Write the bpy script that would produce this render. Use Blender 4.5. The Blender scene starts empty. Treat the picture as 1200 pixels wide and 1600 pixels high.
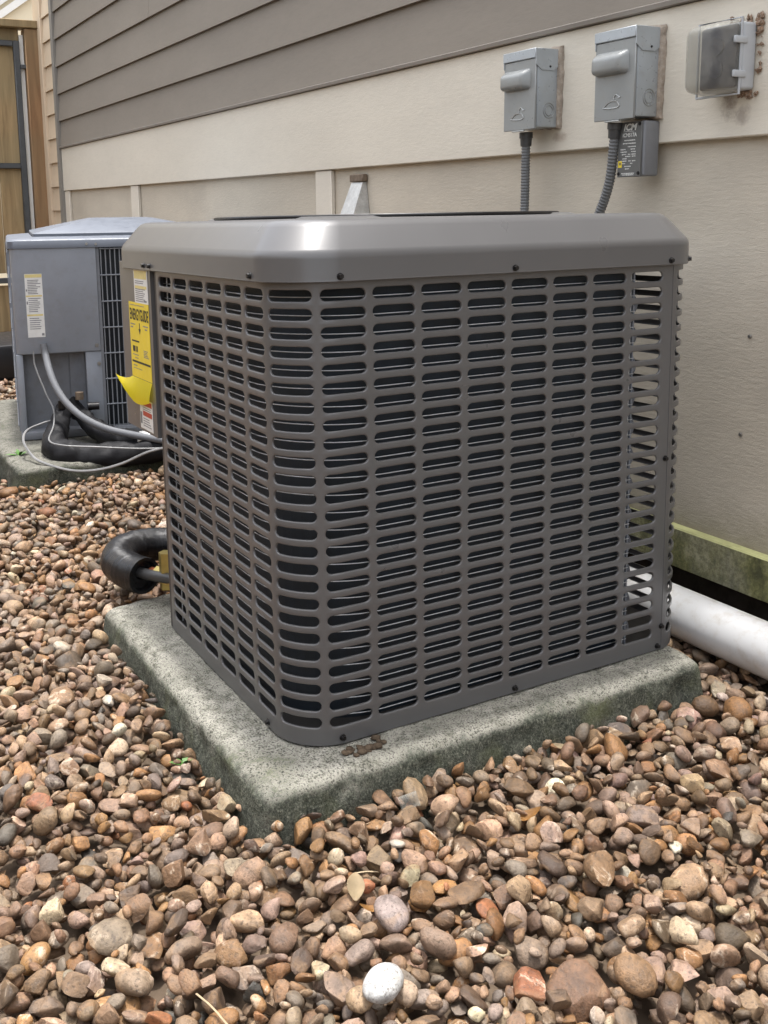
import bpy, bmesh, math, random
import numpy as np
from mathutils import Vector, Matrix, noise as mnoise

R = math.radians
SC = bpy.context.scene
COL = SC.collection
random.seed(7)
RNG = np.random.default_rng(11)

# ------------------------------------------------------------------ camera
cam_data = bpy.data.cameras.new('camera')
cam = bpy.data.objects.new('camera', cam_data)
COL.objects.link(cam)
CAM = Vector((1.19266, -0.56551, 0.76823))
c_right = Vector((0.48255, 0.87580, -0.01135))
c_down = Vector((0.14898, -0.09485, -0.98428))
c_fwd = Vector((-0.86310, 0.47327, -0.17625))
mw = Matrix.Identity(4)
for i in range(3):
    mw[i][0] = c_right[i]; mw[i][1] = -c_down[i]; mw[i][2] = -c_fwd[i]; mw[i][3] = CAM[i]
cam.matrix_world = mw
cam_data.sensor_fit = 'HORIZONTAL'
cam_data.sensor_width = 36.0
FPX = 1575.9
cam_data.lens = FPX / 1200 * 36.0
cam_data.shift_x = (600 - 544.6) / 1200
cam_data.shift_y = (605.2 - 800) / 1200
cam_data.clip_start = 0.02
cam_data.clip_end = 300
SC.camera = cam

# ------------------------------------------------------------------ sky, sun, exposure
SUN_DIR = Vector((-0.075, 0.055, 1.0)).normalized()      # towards the sun
world = bpy.data.worlds.new("World")
SC.world = world
world.use_nodes = True
wn = world.node_tree
bg = wn.nodes['Background']
sky = wn.nodes.new('ShaderNodeTexSky')
sky.sky_type = 'NISHITA'
sky.sun_disc = False
sky.sun_elevation = math.asin(SUN_DIR.z)
sky.sun_rotation = math.atan2(SUN_DIR.x, SUN_DIR.y)
sky.air_density = 1.0
sky.dust_density = 4.0
sky.ozone_density = 1.0
hs = wn.nodes.new('ShaderNodeHueSaturation')          # thin overcast: the blue is washed out
hs.inputs['Saturation'].default_value = 0.30
wn.links.new(sky.outputs[0], hs.inputs['Color'])
wn.links.new(hs.outputs[0], bg.inputs[0])
bg.inputs[1].default_value = 0.15
sun_data = bpy.data.lights.new('sun', 'SUN')
sun_data.energy = 1.35
sun_data.angle = R(3.0)
sun_data.color = (1.0, 0.97, 0.93)
sun = bpy.data.objects.new('sun', sun_data)
COL.objects.link(sun)
sun.rotation_euler = SUN_DIR.to_track_quat('Z', 'Y').to_euler()
SC.view_settings.view_transform = 'Standard'
SC.view_settings.look = 'None'
SC.view_settings.gamma = 1.0
SC.view_settings.use_curve_mapping = False
SC.view_settings.exposure = 1.75

# ------------------------------------------------------------------ materials
def new_mat(name):
    m = bpy.data.materials.new(name)
    m.use_nodes = True
    nt = m.node_tree
    return m, nt, nt.nodes['Principled BSDF']

def N(nt, t, **kw):
    n = nt.nodes.new(t)
    for k, v in kw.items():
        if isinstance(k, str) and hasattr(n, k):
            setattr(n, k, v)
    return n

def noise_node(nt, vec, scale, detail=4, rough=0.55, dist=0.0):
    n = nt.nodes.new('ShaderNodeTexNoise')
    n.inputs['Scale'].default_value = scale
    n.inputs['Detail'].default_value = detail
    n.inputs['Roughness'].default_value = rough
    n.inputs['Distortion'].default_value = dist
    if vec is not None:
        nt.links.new(vec, n.inputs['Vector'])
    return n.outputs['Fac']

def ramp(nt, fac, stops):
    r = nt.nodes.new('ShaderNodeValToRGB')
    e = r.color_ramp.elements
    while len(e) < len(stops):
        e.new(0.5)
    for i, (p, c) in enumerate(stops):
        e[i].position = p
        if not hasattr(c, '__len__'):
            c = (c, c, c)
        e[i].color = (*c, 1)
    nt.links.new(fac, r.inputs[0])
    return r.outputs[0]

def mix(nt, fac, a, b, mode='MIX'):
    n = nt.nodes.new('ShaderNodeMix')
    n.data_type = 'RGBA'
    n.blend_type = mode
    for sock, v in ((n.inputs['Factor'], fac), (n.inputs[6], a), (n.inputs[7], b)):
        if hasattr(v, 'is_linked'):
            nt.links.new(v, sock)
        elif hasattr(v, '__len__'):
            sock.default_value = (*v, 1)
        else:
            sock.default_value = v if sock.type == 'VALUE' else (v, v, v, 1)
    return n.outputs[2]

def math_n(nt, op, a, b=None, clamp=False):
    n = nt.nodes.new('ShaderNodeMath')
    n.operation = op
    n.use_clamp = clamp
    for i, v in enumerate((a, b)):
        if v is None:
            continue
        if hasattr(v, 'is_linked'):
            nt.links.new(v, n.inputs[i])
        else:
            n.inputs[i].default_value = v
    return n.outputs[0]

def mapping(nt, vec, scale=(1, 1, 1), loc=(0, 0, 0)):
    n = nt.nodes.new('ShaderNodeMapping')
    n.inputs['Scale'].default_value = scale
    n.inputs['Location'].default_value = loc
    nt.links.new(vec, n.inputs['Vector'])
    return n.outputs[0]

def bump(nt, bsdf, height, strength=0.2, dist=0.002):
    b = nt.nodes.new('ShaderNodeBump')
    b.inputs['Strength'].default_value = strength
    b.inputs['Distance'].default_value = dist
    nt.links.new(height, b.inputs['Height'])
    nt.links.new(b.outputs[0], bsdf.inputs['Normal'])
    return b

def obj_co(nt):
    return nt.nodes.new('ShaderNodeTexCoord').outputs['Object']

def world_co(nt):
    return nt.nodes.new('ShaderNodeNewGeometry').outputs['Position']

def paint(name, col, rough=0.5, metal=0.0, var=0.12, scale=6.0, bscale=250.0, bstr=0.05, spec=0.5, dirt=None, dirt_amt=0.3, rvar=1.0):
    """painted or plain surface: base colour with soft variation, fine dust speckle and orange-peel bump"""
    m, nt, b = new_mat(name)
    co = world_co(nt)
    n1 = noise_node(nt, co, scale, 5)
    lo = tuple(c * (1 - var) for c in col)
    hi = tuple(min(1, c * (1 + var)) for c in col)
    c = ramp(nt, n1, [(0.3, lo), (0.7, hi)])
    if dirt is not None:
        n2 = noise_node(nt, co, scale * 3.1, 8, 0.7)
        f = ramp(nt, n2, [(0.5, 0.0), (0.75, dirt_amt)])
        c = mix(nt, f, c, dirt)
    nt.links.new(c, b.inputs['Base Color'])
    r = ramp(nt, noise_node(nt, co, scale * 5, 6), [(0.3, max(0.02, rough - 0.07 * rvar)), (0.7, min(1, rough + 0.1 * rvar))])
    nt.links.new(r, b.inputs['Roughness'])
    b.inputs['Metallic'].default_value = metal
    b.inputs['Specular IOR Level'].default_value = spec
    if bstr > 0:
        bump(nt, b, noise_node(nt, co, bscale, 3), bstr, 0.001)
    return m

M = {}
M['unit_paint'] = paint('taupe_enamel', (0.096, 0.0945, 0.0945), 0.29, 0.0, 0.05, 3, 700, 0.03, 0.6, None, 0.3, 0.25)
M['unit_dark'] = paint('dark_sheet_metal', (0.05, 0.046, 0.043), 0.5, 0.2)
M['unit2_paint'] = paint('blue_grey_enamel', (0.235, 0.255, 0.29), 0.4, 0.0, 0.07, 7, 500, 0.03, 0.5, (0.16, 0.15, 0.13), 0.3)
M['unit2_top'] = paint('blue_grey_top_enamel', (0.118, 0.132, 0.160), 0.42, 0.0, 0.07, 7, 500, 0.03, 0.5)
M['unit2_dark'] = paint('dull_grey_sheet', (0.17, 0.18, 0.20), 0.55, 0.1, 0.12, 9, 300, 0.05, 0.4, (0.10, 0.085, 0.07), 0.4)
M['wire_steel'] = paint('bright_wire', (0.62, 0.63, 0.64), 0.3, 0.1, 0.05, 20, 100, 0.0)
M['wire_grey'] = paint('grey_coated_wire', (0.22, 0.235, 0.26), 0.45, 0.1, 0.06, 20, 100, 0.0)
M['black_screw'] = paint('black_screw_metal', (0.015, 0.014, 0.014), 0.4, 0.4, 0.1, 30, 200, 0.0)
M['steel_screw'] = paint('dull_steel', (0.30, 0.29, 0.27), 0.4, 0.8, 0.1, 30, 200, 0.0)
M['galv'] = paint('galvanised_steel', (0.55, 0.56, 0.56), 0.38, 0.7, 0.18, 45, 200, 0.03, 0.5, (0.30, 0.27, 0.22), 0.5)
M['rust'] = paint('brown_weathered_edge', (0.16, 0.12, 0.085), 0.8, 0.1, 0.3, 60, 200, 0.2)
M['box_metal'] = paint('grey_powder_coat', (0.36, 0.39, 0.41), 0.32, 0.25, 0.06, 18, 700, 0.04, 0.5, (0.28, 0.26, 0.22), 0.25)
M['box_face'] = paint('grey_cover_coat', (0.255, 0.265, 0.26), 0.34, 0.2, 0.06, 18, 700, 0.04, 0.5, (0.26, 0.24, 0.2), 0.25)
M['emboss'] = paint('embossed_bright_line', (0.42, 0.43, 0.42), 0.35, 0.3, 0.04, 18, 700, 0.0)
M['icm_face'] = paint('dark_grey_label_plate', (0.10, 0.10, 0.095), 0.45, 0.0, 0.1, 40, 400, 0.04)
M['icm_body'] = paint('grey_plastic_housing', (0.17, 0.175, 0.185), 0.5, 0.0, 0.06, 30, 400, 0.05)
M['print_white'] = paint('white_print', (0.62, 0.62, 0.58), 0.6, 0, 0.15, 60, 100, 0)
M['print_black'] = paint('black_print', (0.02, 0.02, 0.018), 0.6, 0, 0.1, 60, 100, 0)
M['print_red'] = paint('red_print', (0.42, 0.06, 0.03), 0.55, 0, 0.1, 60, 100, 0)
M['print_orange'] = paint('yellow_print', (0.62, 0.52, 0.22), 0.55, 0, 0.1, 60, 100, 0)
M['print_grey'] = paint('grey_print', (0.20, 0.20, 0.21), 0.6, 0, 0.25, 90, 100, 0)
M['sticker_white'] = paint('white_sticker', (0.66, 0.66, 0.64), 0.42, 0, 0.06, 30, 100, 0, 0.5, (0.45, 0.42, 0.36), 0.3)
M['sticker_yellow'] = paint('yellow_sticker', (0.72, 0.55, 0.035), 0.45, 0, 0.06, 20, 100, 0)
M['copper'] = paint('copper', (0.42, 0.13, 0.06), 0.4, 0.6, 0.15, 40, 100, 0)
M['brass'] = paint('brass', (0.42, 0.33, 0.11), 0.35, 0.8, 0.15, 40, 100, 0)
M['grey_pvc'] = paint('grey_conduit_plastic', (0.13, 0.135, 0.145), 0.6, 0, 0.06, 20, 200, 0.02, 0.25)
M['flex_grey'] = paint('grey_flexible_conduit', (0.12, 0.122, 0.122), 0.45, 0.0, 0.08, 30, 200, 0.02)
M['fitting_dark'] = paint('dark_fitting', (0.06, 0.06, 0.06), 0.45, 0.3, 0.1, 30, 200, 0.02)
M['cable_white'] = paint('pale_cable', (0.19, 0.19, 0.19), 0.5, 0, 0.1, 30, 100, 0)
M['caulk'] = paint('brown_sealant', (0.30, 0.25, 0.20), 0.75, 0, 0.3, 70, 200, 0.3, 0.3, (0.5, 0.47, 0.42), 0.6)
M['nest'] = paint('crumbly_brown_debris', (0.20, 0.13, 0.085), 0.9, 0, 0.4, 120, 300, 0.4, 0.2, (0.62, 0.58, 0.52), 0.9)
M['white_pvc'] = paint('white_pvc', (0.62, 0.62, 0.615), 0.34, 0, 0.05, 9, 100, 0.0, 0.5, (0.34, 0.28, 0.20), 0.55)
M['black_plastic'] = paint('black_plastic', (0.012, 0.012, 0.014), 0.35, 0, 0.1, 8, 100, 0.02)
M['plastic_grey'] = paint('pale_grey_plastic', (0.40, 0.42, 0.44), 0.45, 0, 0.05, 25, 200, 0.02)
M['outlet_dark'] = paint('dark_receptacle', (0.03, 0.03, 0.045), 0.4, 0, 0.1, 25, 200, 0)
M['white_trim'] = paint('white_trim_paint', (0.80, 0.79, 0.74), 0.5, 0, 0.05, 10, 200, 0.05)
M['leaf_brown'] = paint('dry_leaf', (0.34, 0.17, 0.05), 0.6, 0, 0.3, 60, 150, 0.2)
M['straw'] = paint('straw', (0.40, 0.31, 0.19), 0.7, 0, 0.2, 60, 150, 0.1)
M['weed'] = paint('green_weed', (0.07, 0.17, 0.03), 0.55, 0, 0.3, 60, 150, 0.1)
M['far_cream'] = paint('sunlit_cream_tone', (0.80, 0.70, 0.50), 0.6, 0, 0.05, 2, 200, 0.03)  # sunlight on the far wall put into a brighter cream
M['cream_paint'] = paint('cream_siding_paint', (0.62, 0.50, 0.36), 0.6, 0, 0.06, 5, 300, 0.05)
M['grey_trim'] = paint('grey_corner_trim', (0.23, 0.215, 0.19), 0.55, 0, 0.08, 6, 300, 0.05)
M['dark_metal'] = paint('dark_gate_steel', (0.075, 0.08, 0.085), 0.5, 0.2, 0.15, 20, 200, 0.05)
M['mud'] = paint('brown_mud', (0.085, 0.062, 0.042), 0.95, 0, 0.35, 80, 300, 0.5, 0.2)
M['ground_fill'] = paint('brown_gravel_fines', (0.12, 0.088, 0.062), 0.9, 0, 0.35, 30, 120, 0.8, 0.2)
M['soil'] = paint('near_black_foundation', (0.035, 0.028, 0.022), 0.9, 0, 0.35, 30, 120, 0.8, 0.2)

def wood_mat(name, dark, light, scale=1.0):
    m, nt, b = new_mat(name)
    co = world_co(nt)
    v = mapping(nt, co, (26 * scale, 26 * scale, 1.7 * scale))
    n = noise_node(nt, v, 1.0, 8, 0.65, 0.8)
    c = ramp(nt, n, [(0.25, dark), (0.5, tuple((a + b_) / 2 for a, b_ in zip(dark, light))), (0.75, light)])
    n2 = noise_node(nt, co, 2.5, 3)
    c = mix(nt, ramp(nt, n2, [(0.35, 0.0), (0.7, 0.4)]), c, (0.20, 0.19, 0.11))
    oi = nt.nodes.new('ShaderNodeObjectInfo')
    tone = ramp(nt, oi.outputs['Random'], [(0.0, 0.72), (1.0, 1.22)])
    c = mix(nt, 1.0, c, tone, 'MULTIPLY')
    nt.links.new(c, b.inputs['Base Color'])
    b.inputs['Roughness'].default_value = 0.8
    bump(nt, b, n, 0.35, 0.003)
    return m
M['fence_wood'] = wood_mat('weathered_fence_wood', (0.18, 0.12, 0.058), (0.42, 0.30, 0.155))
M['post_wood'] = wood_mat('brown_post_wood', (0.21, 0.11, 0.05), (0.42, 0.25, 0.125))

def fin_mat():
    m, nt, b = new_mat('dark_coil_fins')
    co = nt.nodes.new('ShaderNodeTexCoord').outputs['UV']
    w = nt.nodes.new('ShaderNodeTexWave')
    w.inputs['Scale'].default_value = 1.0
    w.bands_direction = 'X'
    w.inputs['Distortion'].default_value = 0.6
    w.inputs['Detail'].default_value = 1.0
    v = mapping(nt, co, (250, 4, 1))
    nt.links.new(v, w.inputs['Vector'])
    c = ramp(nt, w.outputs['Fac'], [(0.2, (0.010, 0.014, 0.020)), (0.85, (0.06, 0.08, 0.105))])
    n = noise_node(nt, world_co(nt), 14, 6, 0.7)
    c = mix(nt, ramp(nt, n, [(0.45, 0.0), (0.75, 0.5)]), c, (0.028, 0.028, 0.028))
    nt.links.new(c, b.inputs['Base Color'])
    b.inputs['Roughness'].default_value = 0.42
    b.inputs['Metallic'].default_value = 0.35
    bump(nt, b, w.outputs['Fac'], 0.6, 0.002)
    return m
M['fins'] = fin_mat()

def foam_mat():
    m, nt, b = new_mat('black_foam_wrap')
    co = world_co(nt)
    n = noise_node(nt, co, 60, 6, 0.7)
    c = ramp(nt, n, [(0.3, (0.004, 0.004, 0.005)), (0.8, (0.017, 0.017, 0.019))])
    nt.links.new(c, b.inputs['Base Color'])
    b.inputs['Roughness'].default_value = 0.24
    uv = nt.nodes.new('ShaderNodeTexCoord').outputs['UV']
    v = mapping(nt, uv, (1.0, 14, 1))
    n2 = noise_node(nt, v, 3.0, 5, 0.6, 0.6)
    s = math_n(nt, 'ADD', n2, math_n(nt, 'MULTIPLY', n, 0.3))
    bump(nt, b, s, 0.55, 0.006)
    return m
M['foam'] = foam_mat()
M['foam_matt'] = paint('black_tape_wrap', (0.010, 0.010, 0.0115), 0.6, 0, 0.3, 30, 200, 0.15, 0.2)

def concrete_mat(name='mossy_pad_concrete', tone=1.0):
    m, nt, b = new_mat(name)
    co = world_co(nt)
    fine = noise_node(nt, co, 330, 4, 0.7)
    mid = noise_node(nt, co, 42, 8, 0.7)
    big = noise_node(nt, co, 7, 6, 0.6)
    base = ramp(nt, mid, [(0.34, (0.16, 0.16, 0.135)), (0.48, (0.34, 0.34, 0.305)), (0.66, (0.52, 0.51, 0.47))])
    sp = ramp(nt, fine, [(0.40, 0.25), (0.50, 1.0), (0.60, 1.05), (0.68, 1.4)])
    base = mix(nt, 1.0, base, sp, 'MULTIPLY')
    # algae film clings to the upright faces: dirt with its own ragged edge
    g = nt.nodes.new('ShaderNodeNewGeometry')
    sx = nt.nodes.new('ShaderNodeSeparateXYZ')
    nt.links.new(g.outputs['Normal'], sx.inputs[0])
    up = sx.outputs['Z']
    vert = math_n(nt, 'SUBTRACT', 0.93, up)
    a = math_n(nt, 'ADD', vert, math_n(nt, 'MULTIPLY', math_n(nt, 'SUBTRACT', mid, 0.5), 2.6))
    a = math_n(nt, 'ADD', a, math_n(nt, 'MULTIPLY', math_n(nt, 'SUBTRACT', big, 0.5), 2.6))
    a = math_n(nt, 'ADD', a, math_n(nt, 'MULTIPLY', math_n(nt, 'SUBTRACT', fine, 0.5), 1.8))
    fac = ramp(nt, a, [(0.10, 0.0), (0.55, 0.92)])
    spk = math_n(nt, 'ADD', math_n(nt, 'MULTIPLY', fine, 0.5), math_n(nt, 'MULTIPLY', noise_node(nt, co, 120, 6, 0.75), 0.5))
    algae = ramp(nt, spk, [(0.40, (0.020, 0.025, 0.020)), (0.52, (0.085, 0.098, 0.078)), (0.66, (0.30, 0.31, 0.26))])
    green = noise_node(nt, co, 11, 4)
    algae = mix(nt, ramp(nt, green, [(0.5, 0.0), (0.68, 0.6)]), algae, (0.14, 0.16, 0.075))
    c = mix(nt, fac, base, algae)
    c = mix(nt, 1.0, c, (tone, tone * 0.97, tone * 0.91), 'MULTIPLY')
    nt.links.new(c, b.inputs['Base Color'])
    b.inputs['Roughness'].default_value = 0.9
    b.inputs['Specular IOR Level'].default_value = 0.25
    h = math_n(nt, 'ADD', fine, math_n(nt, 'MULTIPLY', mid, 1.2))
    bump(nt, b, h, 0.75, 0.004)
    return m
M['concrete'] = concrete_mat('mossy_pad_concrete', 0.80)
M['concrete_shaded'] = concrete_mat('shaded_dirty_pad_concrete', 0.55)  # same concrete darkened: the far pad's shade and dirt put into its tone

def siding_mat(name, col, streak=0.10, stain=False, moss=False, grain=0.25):
    m, nt, b = new_mat(name)
    co = world_co(nt)
    n1 = noise_node(nt, mapping(nt, co, (1.2, 1, 4)), 1.3, 5, 0.6)
    c = ramp(nt, n1, [(0.3, tuple(x * (1 - streak) for x in col)), (0.7, tuple(x * (1 + streak) for x in col))])
    n2 = noise_node(nt, mapping(nt, co, (3, 3, 14)), 9, 6, 0.7)
    c = mix(nt, ramp(nt, n2, [(0.45, 0.0), (0.8, 0.22)]), c, tuple(x * 0.62 for x in col))
    sep = nt.nodes.new('ShaderNodeSeparateXYZ')
    nt.links.new(co, sep.inputs[0])
    def blob(x0, z0, rx, rz, colr, amt):
        nonlocal c
        dx = math_n(nt, 'DIVIDE', math_n(nt, 'SUBTRACT', sep.outputs[0], x0), rx)
        dz = math_n(nt, 'DIVIDE', math_n(nt, 'SUBTRACT', sep.outputs[2], z0), rz)
        d = math_n(nt, 'ADD', math_n(nt, 'MULTIPLY', dx, dx), math_n(nt, 'MULTIPLY', dz, dz))
        nn = noise_node(nt, co, 38, 6, 0.7)
        d = math_n(nt, 'ADD', d, math_n(nt, 'MULTIPLY', math_n(nt, 'SUBTRACT', nn, 0.5), 3.2))
        f = ramp(nt, d, [(0.0, amt), (1.0, 0.0)])
        c = mix(nt, f, c, colr)
    if stain:
        blob(-0.150, 0.945, 0.022, 0.035, (0.20, 0.155, 0.125), 0.75)
        blob(-0.118, 0.925, 0.020, 0.022, (0.24, 0.19, 0.16), 0.6)
        blob(-0.62, 0.918, 0.025, 0.012, (0.27, 0.20, 0.15), 0.5)
    if moss:
        nn = noise_node(nt, co, 16, 7, 0.7)
        h = math_n(nt, 'ADD', sep.outputs[2], math_n(nt, 'MULTIPLY', math_n(nt, 'SUBTRACT', nn, 0.5), 0.16))
        f = ramp(nt, h, [(0.10, 0.55), (0.20, 0.0)])
        c = mix(nt, f, c, (0.17, 0.15, 0.08))
        n4 = noise_node(nt, co, 3.2, 5, 0.6)
        c = mix(nt, ramp(nt, n4, [(0.5, 0.0), (0.75, 0.28)]), c, (0.30, 0.27, 0.23))
    nt.links.new(c, b.inputs['Base Color'])
    b.inputs['Roughness'].default_value = 0.72
    b.inputs['Specular IOR Level'].default_value = 0.3
    g1 = noise_node(nt, mapping(nt, co, (40, 40, 150)), 1.0, 6, 0.65, 0.4)
    g2 = noise_node(nt, co, 420, 3)
    bump(nt, b, math_n(nt, 'ADD', g1, math_n(nt, 'MULTIPLY', g2, 0.5)), grain, 0.003)
    return m
M['siding'] = siding_mat('taupe_lap_siding', (0.222, 0.196, 0.163), 0.07, grain=0.15)
M['band'] = siding_mat('beige_band_board', (0.62, 0.575, 0.485), 0.05, stain=True, grain=0.25)
M['panel'] = siding_mat('beige_textured_panel', (0.52, 0.468, 0.38), 0.10, moss=True, grain=0.5)
M['batten'] = siding_mat('pale_batten', (0.64, 0.59, 0.50), 0.05, grain=0.2)
M['drip'] = siding_mat('grey_drip_edge', (0.24, 0.215, 0.185), 0.10, grain=0.1)

def skirt_mat():
    m, nt, b = new_mat('mossy_skirt_board')
    co = world_co(nt)
    n1 = noise_node(nt, mapping(nt, co, (1, 1, 0.45)), 26, 8, 0.72)
    n2 = noise_node(nt, co, 7, 5)
    n3 = noise_node(nt, co, 140, 4, 0.7)
    c = ramp(nt, n1, [(0.34, (0.075, 0.075, 0.032)), (0.5, (0.22, 0.215, 0.085)), (0.66, (0.42, 0.40, 0.24))])
    c = mix(nt, ramp(nt, n2, [(0.45, 0.0), (0.7, 0.6)]), c, (0.36, 0.34, 0.26))
    c = mix(nt, ramp(nt, n3, [(0.4, 0.5), (0.6, 0.0)]), c, (0.06, 0.065, 0.03))
    nt.links.new(c, b.inputs['Base Color'])
    b.inputs['Roughness'].default_value = 0.9
    bump(nt, b, math_n(nt, 'ADD', n1, n3), 0.4, 0.004)
    return m
M['skirt'] = skirt_mat()
M['skirt_top'] = paint('painted_lit_ledge', (0.42, 0.42, 0.20), 0.8, 0, 0.2, 25, 200, 0.2, 0.3, (0.3, 0.28, 0.12), 0.5)  # light on the skirt's top edge, painted as a brighter yellow

def clear_plastic():
    m, nt, b = new_mat('dusty_clear_plastic')
    out = [n for n in nt.nodes if n.type == 'OUTPUT_MATERIAL'][0]
    tr = nt.nodes.new('ShaderNodeBsdfTransparent')
    tr.inputs[0].default_value = (0.88, 0.88, 0.87, 1)
    b.inputs['Base Color'].default_value = (0.55, 0.54, 0.49, 1)
    b.inputs['Roughness'].default_value = 0.22
    lw = nt.nodes.new('ShaderNodeLayerWeight')
    lw.inputs['Blend'].default_value = 0.35
    dust = ramp(nt, noise_node(nt, world_co(nt), 30, 6, 0.7), [(0.35, 0.02), (0.75, 0.14)])
    f = math_n(nt, 'ADD', dust, math_n(nt, 'MULTIPLY', lw.outputs['Facing'], 0.4), clamp=True)
    ms = nt.nodes.new('ShaderNodeMixShader')
    nt.links.new(f, ms.inputs[0])
    nt.links.new(tr.outputs[0], ms.inputs[1])
    nt.links.new(b.outputs[0], ms.inputs[2])
    nt.links.new(ms.outputs[0], out.inputs[0])
    return m
M['clear'] = clear_plastic()

def translucent_yellow():
    m, nt, b = new_mat('yellow_paper_flap')
    out = [n for n in nt.nodes if n.type == 'OUTPUT_MATERIAL'][0]
    b.inputs['Base Color'].default_value = (0.86, 0.70, 0.02, 1)
    b.inputs['Roughness'].default_value = 0.5
    t = nt.nodes.new('ShaderNodeBsdfTranslucent')
    t.inputs[0].default_value = (0.95, 0.80, 0.02, 1)
    ms = nt.nodes.new('ShaderNodeMixShader')
    ms.inputs[0].default_value = 0.5
    nt.links.new(b.outputs[0], ms.inputs[1])
    nt.links.new(t.outputs[0], ms.inputs[2])
    nt.links.new(ms.outputs[0], out.inputs[0])
    return m
M['flap'] = translucent_yellow()

def stone_mat(name, per_object):
    m, nt, b = new_mat(name)
    if per_object:
        oi = nt.nodes.new('ShaderNodeObjectInfo')
        tint = oi.outputs['Color']
        seed = math_n(nt, 'MULTIPLY', oi.outputs['Random'], 37.0)
    else:
        at = nt.nodes.new('ShaderNodeAttribute')
        at.attribute_name = 'tint'
        tint = at.outputs['Color']
        at2 = nt.nodes.new('ShaderNodeAttribute')
        at2.attribute_name = 'seed'
        seed = at2.outputs['Fac']
    co = world_co(nt)
    cmb = nt.nodes.new('ShaderNodeCombineXYZ')
    for i in range(3):
        nt.links.new(seed, cmb.inputs[i])
    va = nt.nodes.new('ShaderNodeVectorMath')
    va.operation = 'ADD'
    nt.links.new(co, va.inputs[0])
    nt.links.new(cmb.outputs[0], va.inputs[1])
    v = va.outputs[0]
    n1 = noise_node(nt, v, 48, 6, 0.65, 0.6)
    n2 = noise_node(nt, v, 260, 5, 0.7)
    n3 = noise_node(nt, v, 22, 3, 0.5, 1.2)
    c = mix(nt, 1.0, tint, ramp(nt, n1, [(0.30, 0.55), (0.5, 1.0), (0.70, 1.5)]), 'MULTIPLY')
    # ochre or pale crust in patches, different on each stone
    c = mix(nt, ramp(nt, n3, [(0.54, 0.0), (0.64, 0.42)]), c, (0.27, 0.165, 0.085))
    wsel = ramp(nt, math_n(nt, 'FRACT', math_n(nt, 'MULTIPLY', seed, 7.31)), [(0.72, 0.0), (0.76, 1.0)])
    pale = ramp(nt, n1, [(0.56, 0.0), (0.64, 0.6)])
    c = mix(nt, math_n(nt, 'MULTIPLY', pale, wsel), c, (0.55, 0.47, 0.37))
    c = mix(nt, ramp(nt, n2, [(0.36, 0.7), (0.47, 0.0)]), c, (0.06, 0.042, 0.03))
    nt.links.new(c, b.inputs['Base Color'])
    rr = ramp(nt, n1, [(0.3, 0.42), (0.7, 0.72)])
    nt.links.new(rr, b.inputs['Roughness'])
    b.inputs['Specular IOR Level'].default_value = 0.45
    bump(nt, b, math_n(nt, 'ADD', math_n(nt, 'MULTIPLY', n1, 1.4), math_n(nt, 'MULTIPLY', n2, 0.7)), 0.55, 0.004)
    return m
M['stone_obj'] = stone_mat('river_gravel_single', True)
M['stone_bulk'] = stone_mat('river_gravel_bulk', False)

# ------------------------------------------------------------------ helpers
def tag(o, label=None, cat=None, group=None, kind=None):
    if label: o['label'] = label
    if cat: o['category'] = cat
    if group: o['group'] = group
    if kind: o['kind'] = kind
    return o

def empty(name, loc=(0, 0, 0), rot=None):
    o = bpy.data.objects.new(name, None)
    o.empty_display_size = 0.1
    COL.objects.link(o)
    o.location = loc
    if rot is not None:
        o.rotation_euler = rot
    return o

def link_bm(name, bm, mat, parent=None, smooth=None, loc=None):
    """one mesh object from a bmesh; smooth = crease angle in degrees or None for flat"""
    bmesh.ops.recalc_face_normals(bm, faces=bm.faces)
    if smooth is not None:
        lim = R(smooth)
        for f in bm.faces:
            f.smooth = True
        for e in bm.edges:
            if len(e.link_faces) == 2 and e.calc_face_angle(0) > lim:
                e.smooth = False
    me = bpy.data.meshes.new(name)
    bm.to_mesh(me)
    bm.free()
    return link_me(name, me, mat, parent, loc)

def link_me(name, me, mat, parent=None, loc=None):
    if mat is not None and not me.materials:
        me.materials.append(M[mat] if isinstance(mat, str) else mat)
    o = bpy.data.objects.new(name, me)
    COL.objects.link(o)
    if parent is not None:
        o.parent = parent
    if loc is not None:
        o.location = loc
    return o

def add_box(bm, lo, hi, bevel=0.0, seg=2):
    ret = bmesh.ops.create_cube(bm, size=1.0)
    vs = ret['verts']
    for v in vs:
        v.co = Vector([lo[i] + (v.co[i] + 0.5) * (hi[i] - lo[i]) for i in range(3)])
    if bevel > 0:
        es = list({e for v in vs for e in v.link_edges})
        bmesh.ops.bevel(bm, geom=es, offset=bevel, segments=seg, profile=0.5, affect='EDGES')
    return vs

def box(name, lo, hi, mat, parent=None, bevel=0.0, seg=2, smooth=40):
    bm = bmesh.new()
    add_box(bm, lo, hi, bevel, seg)
    return link_bm(name, bm, mat, parent, smooth if bevel > 0 else None)

def catmull(pts, n=8):
    P = [Vector(p) for p in pts]
    P = [P[0] * 2 - P[1]] + P + [P[-1] * 2 - P[-2]]
    out = []
    for i in range(1, len(P) - 2):
        a, b, c, d = P[i - 1], P[i], P[i + 1], P[i + 2]
        for k in range(n):
            t = k / n
            out.append(0.5 * ((2 * b) + (c - a) * t + (2 * a - 5 * b + 4 * c - d) * t * t + (3 * b - a - 3 * c + d) * t ** 3))
    out.append(P[-2].copy())
    return out

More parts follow.
